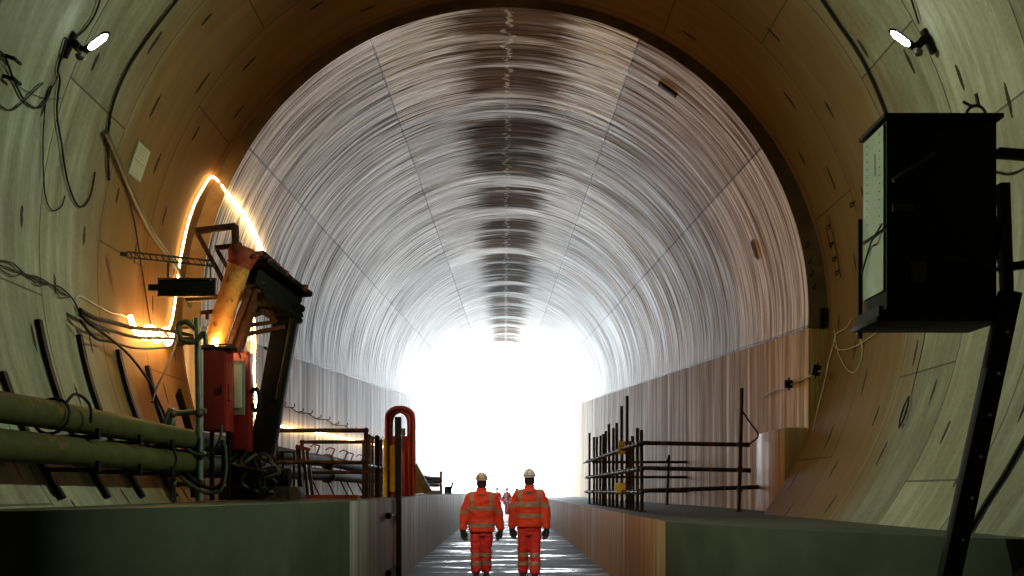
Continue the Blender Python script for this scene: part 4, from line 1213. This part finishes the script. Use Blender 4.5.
def person(spec):
    root = thing('person', (0, 0, 0), spec['label'], 'person', spec.get('group'))
    sh, el, wr = spec['sh'], spec['el'], spec['wr']
    W = spec['w']
    hx = spec.get('hx', 0.0)
    # ---- body: one continuous skin under the clothes
    b = MB()
    b.loft([(0, 0, .84, .14, .1), (0, 0, 1.0, .145, .1), (0, 0, 1.2, .16, .105), (0, 0, 1.38, .18, .1), (0, -.005, 1.46, .12, .08), (0, 0, 1.5, .065, .065), (hx, .005, 1.56, .058, .062), (hx, .01, 1.6, .062, .078),
            (hx, .014, 1.645, .074, .096), (hx, .01, 1.69, .078, .1), (hx, .005, 1.74, .07, .09), (hx, 0, 1.772, .035, .045)], 20)
    b.ball((hx, .115, 1.645), .016, (1, 1.1, 1.5)); b.ball((hx, .105, 1.598), .018, (1.5, .6, .5)); b.ball((hx, .095, 1.565), .022, (1.2, .8, .8))
    for s in (-1, 1):
        b.ball((hx + s * .078, 0, 1.64), .024, (.5, .8, 1.3))
        b.ball((hx + s * .03, .1, 1.662), .012)
        A, B, C_ = Vector((s * sh[0], 0, sh[1])), Vector((s * el[0], el[1] * s, el[2])), Vector((s * wr[0], wr[1] * s, wr[2]))
        b.tube([Vector((s * .1, 0, 1.42)), A, A.lerp(B, .5), B, B.lerp(C_, .4), C_], [.07, .06, .05, .042, .042, .03], 12)
    for (x0, y0, x1, y1, z1) in spec['legs']:
        b.tube([(x0, 0, .9), (x0, y0 * .2, .7), ((x0 + x1) / 2, y0, .48), (x1, (y0 + y1) / 2, .3), (x1, y1, z1 + .1)], [.085, .08, .058, .055, .042], 12)
    me = remesh(b, .013, 3)
    link_mesh('body', me, 'skin', root)
    # ---- jacket
    j = MB()
    k = W
    j.loft([(0, 0, spec['hem'], .205 * k, .145), (0, 0, spec['hem'] + .03, .215 * k, .155), (0, 0, 1.0, .21 * k, .155), (0, -.005, 1.18, .222 * k, .16), (0, -.01, 1.32, .228 * k, .155), (0, -.012, 1.40, .19 * k, .135),
            (0, -.008, 1.455, .135 * k, .11), (0, 0, 1.50, .09, .088), (0, 0, 1.56, .084, .084)], 26, 2.3)
    for s in (-1, 1):
        A, B, C_ = Vector((s * sh[0], -.01, sh[1] - .075)), Vector((s * el[0], el[1] * s, el[2])), Vector((s * wr[0], wr[1] * s, wr[2]))
        j.tube([Vector((s * .07, -.01, 1.395)), Vector((s * .13, -.01, 1.39)), A, A.lerp(B, .45), B, B.lerp(C_, .5), C_ + (C_ - B).normalized() * -.0, C_ + (C_ - B).normalized() * .025], [.08, .092, .092, .086 * k ** .5, .08, .074, .064, .058], 14)
    me = remesh(j, .014, 3, folds=.012, fscale=6.5, seed=spec['seed'])
    b1, b2 = spec['bands']
    def rule(c, n):
        arm = abs(c.x) > .225 * k - .0 and c.z < 1.34
        if arm:
            return 1 if abs(c.z - spec['armband'] - .0) < .036 else 0
        if abs(c.z - b1) < .036 or abs(c.z - b2) < .036:
            return 1
        if b1 < c.z < 1.5 and .125 * k < abs(c.x) < .185 * k:
            return 1
        return 0
    paint(me, ('orange_cloth', 'reflective_tape'), rule)
    bvh = BVHTree.FromPolygons([v.co.copy() for v in me.vertices], [list(p.vertices) for p in me.polygons])
    jk = link_mesh('jacket', me, None, root)
    # lettering on the back
    cu = bpy.data.curves.new('txt', 'FONT'); cu.body = spec['text']; cu.size = spec['tsize']; cu.align_x = 'CENTER'; cu.extrude = .003; cu.offset = .002
    to = bpy.data.objects.new('txt', cu); COL.objects.link(to)
    dg = bpy.context.evaluated_depsgraph_get(); dg.update()
    tm = bpy.data.meshes.new_from_object(to.evaluated_get(dg)); bpy.data.objects.remove(to)
    for v in tm.vertices:
        x, z, e = v.co.x, v.co.y + spec['tz'], v.co.z
        hit = bvh.ray_cast(Vector((x, -1, z)), Vector((0, 1, 0)))[0]
        yb = hit.y if hit else -.14
        v.co = Vector((x, yb - .004 - e, z))
    link_mesh('lettering', tm, 'dark_print', jk)
    # ---- trousers
    t = MB()
    t.loft([(0, 0, .70, .15, .11), (0, 0, .8, .175, .13), (0, 0, .95, .17, .125), (0, 0, 1.02, .16, .115)], 22, 2.2)
    for (x0, y0, x1, y1, z1) in spec['legs']:
        t.tube([(x0, 0, .86), (x0, y0 * .25, .68), ((x0 + x1) / 2, y0, .48), (x1, (y0 + y1) / 2, .3), (x1, y1, z1 + .13), (x1, y1, z1 + .07)], [.1, .105, .094, .095, .092, .082], 14)
    me = remesh(t, .014, 3, folds=.014, fscale=8, seed=spec['seed'] + 5)
    q1, q2 = spec['kbands']
    paint(me, ('red_cloth', 'reflective_tape'), lambda c, n: 1 if abs(c.z - q1) < .034 or abs(c.z - q2) < .034 else 0)
    link_mesh('trousers', me, None, root)
    # ---- gloves and boots
    for s in (-1, 1):
        link_mesh('glove', glove(s, (s * wr[0], wr[1] * s, wr[2] - .02)), 'black_glove', root)
    for i, (x0, y0, x1, y1, z1) in enumerate(spec['legs']):
        link_mesh('boot', boot(x1, y1 - .01, z1, spec['pitch'][i]), 'boot_leather', root)
    # ---- hair at the nape and helmet
    h = MB()
    h.loft([(hx, -.03, 1.545, .07, .055), (hx, -.022, 1.58, .084, .075), (hx, -.012, 1.63, .092, .095), (hx, -.008, 1.7, .09, .1)], 18)
    link_mesh('hair', remesh(h, .012, 2, .006, 30), 'hair', root)
    e = MB()
    zb = 1.683
    e.loft([(hx, -.004, zb - .012, .108, .138), (hx, -.004, zb + .0, .113, .142), (hx, -.006, zb + .012, .109, .137), (hx, -.006, zb + .055, .106, .132), (hx, -.008, zb + .092, .09, .113), (hx, -.01, zb + .122, .06, .076), (hx, -.01, zb + .137, .025, .032)], 26)
    e.loft([(hx, .13, zb - .004, .085, .06), (hx, .13, zb + .006, .085, .06)], 18)
    for dx in (-.028, 0, .028):
        e.tube([(hx + dx, -.006 + .15 * math.cos(a) * .93, zb + .03 + .108 * math.sin(a)) for a in [PI * q / 12 for q in range(1, 12)]], .009, 6)
    he = link_mesh('helmet', remesh(e, .007, 2), spec['helmet'], root)
    mk = MB()
    mk.tube([(hx + .109 * math.cos(a), -.006 - .139 * math.sin(a), zb + .02) for a in [PI * q / 14 for q in range(15)]], .006, 5)
    mk.build('nape_strap', 'helmet_mark', he)
    for dx, dz in spec['marks']:
        mk = MB(); y = -.006 - .138 * math.sqrt(max(0, 1 - (dx / .11) ** 2)) * (1 - max(0, dz - .05) * 3.2)
        mk.ball((hx + dx, y, zb + dz), .013, (1.1, .45, .9), 8, 6); mk.build('vent', 'helmet_mark', he)
    return root


p1 = person(dict(label='worker in orange jacket and cream helmet walking away, left of the nearer two', sh=(.205, 1.43), el=(.298, .02, 1.13), wr=(.325, .05, .83), w=1.08, hem=.775, seed=1.3, bands=(1.19, .90), armband=1.13,
                 text='HMJV', tsize=.062, tz=1.40, legs=((-.095, -.02, -.1, -.05, 0.0), (.095, .03, .075, .1, 0.0)), kbands=(.385, .235), pitch=(0.0, 0.0), helmet='cream_helmet', marks=((-.05, .055), (0, .075), (.05, .055), (-.085, .06), (.085, .06))))
p1.location = (-.405, 17.4, 0)
p2 = person(dict(label='worker in orange jacket and white helmet walking away, right of the nearer two', sh=(.2, 1.44), el=(.27, -.03, 1.14), wr=(.29, -.07, .84), w=1.0, hem=.84, seed=8.1, bands=(1.225, 1.035), armband=1.2,
                 text='HMJV', tsize=.085, tz=1.385, legs=((-.1, .03, -.105, .09, 0.0), (.095, -.03, .09, -.12, 0.0)), kbands=(.38, .24), pitch=(0.0, -.0), helmet='white_helmet', marks=((-.03, .06), (.03, .06))))
p2.location = (.42, 17.25, 0)
p2.scale = (1.03, 1.03, 1.03)
# three more far off, beyond the portal
for (px, Y, src, rz, lab) in ((497, 66.5, p1, .25, 'far worker in red on the path just right of the cream helmet wearer'), (507, 64, p2, -.3, 'far worker in red walking alone midway between the two nearer workers'), (517, 67.5, p1, -.1, 'far worker in red half hidden by the white helmet wearer')):
    c = copy_tree(src)
    c.location = ((px - VX) * Y / FPX, Y, 0)
    c.rotation_euler = (0, 0, rz)
    c.scale = (.96, .96, .96)
    c['label'] = lab
    for ch in c.children:
        if ch.name.startswith(('jacket', 'trousers')):
            for sl, mt in zip(ch.material_slots, ('deep_red_cloth', 'dark_tape')):
                sl.link = 'OBJECT'
                sl.material = MATS[mt]

# ------------------------------------------------------------------ LIGHT
def point(name, loc, col, e, r=.08):
    L = bpy.data.lights.new(name, 'POINT'); L.color = col; L.energy = e; L.shadow_soft_size = r
    o = bpy.data.objects.new(name, L); COL.objects.link(o); o.location = loc
    return o


WARM = (1.0, 0.50, 0.15)
c = surf(150, 335, 0.0); point('rope_coil_light', c + inward(c) * .6, WARM, 60, .12)
point('work_lamp_light', P(216, 343, 12.95) + Vector((.22, -.25, .05)), WARM, 9, .06)
# lamp added above the frame, unseen, to light the workers from behind
q = Vector((0, 7.6, ZB0 + R_BORE))
t = thing('added_crown_lamp', q - Vector((0, 0, .3)), 'added floodlight out of view above the walkway, for lighting the workers', 'lamp')
m = MB(); m.bar(q, q - Vector((0, 0, .2)), .05, .05); m.box(q - Vector((0, 0, .01)), (.25, .25, .03)); m.build('hanger', 'black_steel', t)
m = MB(); m.tube([q - Vector((0, -.02, .2)), q - Vector((0, -.1, .26)), q - Vector((0, -.2, .33))], [.06, .13, .16], 18); m.build('housing', 'black_steel', t)
m = MB(); m.tube([q - Vector((0, -.19, .325)), q - Vector((0, -.215, .34))], .14, 18); m.build('lens', 'pale_enamel', t)
L = bpy.data.lights.new('added_crown_light', 'SPOT'); L.color = (1.0, .9, .76); L.energy = 2100; L.spot_size = math.radians(26); L.spot_blend = .7; L.shadow_soft_size = .12
o = bpy.data.objects.new('added_crown_light', L); COL.objects.link(o); o.location = q - Vector((0, -.3, .4))
o.rotation_euler = (Vector((0, 18, .9)) - o.location).to_track_quat('-Z', 'Y').to_euler()
# warm flood added out of sight behind the leg to light the right-hand lining
q = P(279, 352, 14.5)
t = thing('added_flood', q, 'added warm floodlight hidden behind the leg of the rusty rig', 'lamp')
m = MB(); m.box(q + Vector((-.05, .02, 0)), (.1, .2, .16), bevel=.015); m.build('housing', 'black_steel', t)
m = MB(); m.box(q + Vector((.004, .02, 0)), (.012, .16, .12)); m.build('lens', 'warm_glow', t)
m = MB(); m.bar(q + Vector((-.1, 0, 0)), q + Vector((-.1, -.45, 0)), .03, .03); m.build('clamp_arm', 'black_steel', t)
L = bpy.data.lights.new('added_flood_light', 'SPOT'); L.color = WARM; L.energy = 230; L.spot_size = math.radians(100); L.spot_blend = .8; L.shadow_soft_size = .06
o = bpy.data.objects.new('added_flood_light', L); COL.objects.link(o); o.location = q + Vector((.06, .02, 0))
o.rotation_euler = Vector((1, -.08, .2)).to_track_quat('-Z', 'Y').to_euler()

w = bpy.data.worlds.new('World'); S.world = w; w.use_nodes = True
bg = w.node_tree.nodes['Background']
bg.inputs[0].default_value = (0.88, 0.95, 1.0, 1)
bg.inputs[1].default_value = 21.0
L = bpy.data.lights.new('portal', 'AREA'); L.shape = 'RECTANGLE'; L.size = 9.4; L.size_y = 13.4
L.cycles.is_portal = True
o = bpy.data.objects.new('portal', L); COL.objects.link(o); o.location = (0, Y_END + .3, 6.6); o.rotation_euler = (math.radians(-90), 0, 0)

L = bpy.data.lights.new('sun', 'SUN'); L.energy = 22; L.color = (1, .96, .9); L.angle = math.radians(3)
o = bpy.data.objects.new('sun', L); COL.objects.link(o); o.rotation_euler = Vector((-.06, -1, -.62)).to_track_quat('-Z', 'Y').to_euler(); o.location = (0, 120, 40)

# ------------------------------------------------------------------ CAMERA
cd = bpy.data.cameras.new('Camera'); cam = bpy.data.objects.new('Camera', cd); COL.objects.link(cam)
cam.location = (0, 0, EYE); cam.rotation_euler = (PI / 2, 0, 0)
cd.sensor_width = 36; cd.lens = 36 * FPX / 1024
cd.shift_x = (512 - VX) / 1024; cd.shift_y = (VY - 288) / 1024
cd.clip_end = 600
S.camera = cam
S.view_settings.view_transform = 'Standard'; S.view_settings.look = 'None'
S.view_settings.exposure = 0.0; S.view_settings.gamma = 1.0; S.view_settings.use_curve_mapping = False
S.cycles.max_bounces = 10; S.cycles.volume_bounces = 1; S.cycles.diffuse_bounces = 6; S.cycles.glossy_bounces = 5
S.cycles.use_denoising = True
S.cycles.sample_clamp_indirect = 8.0
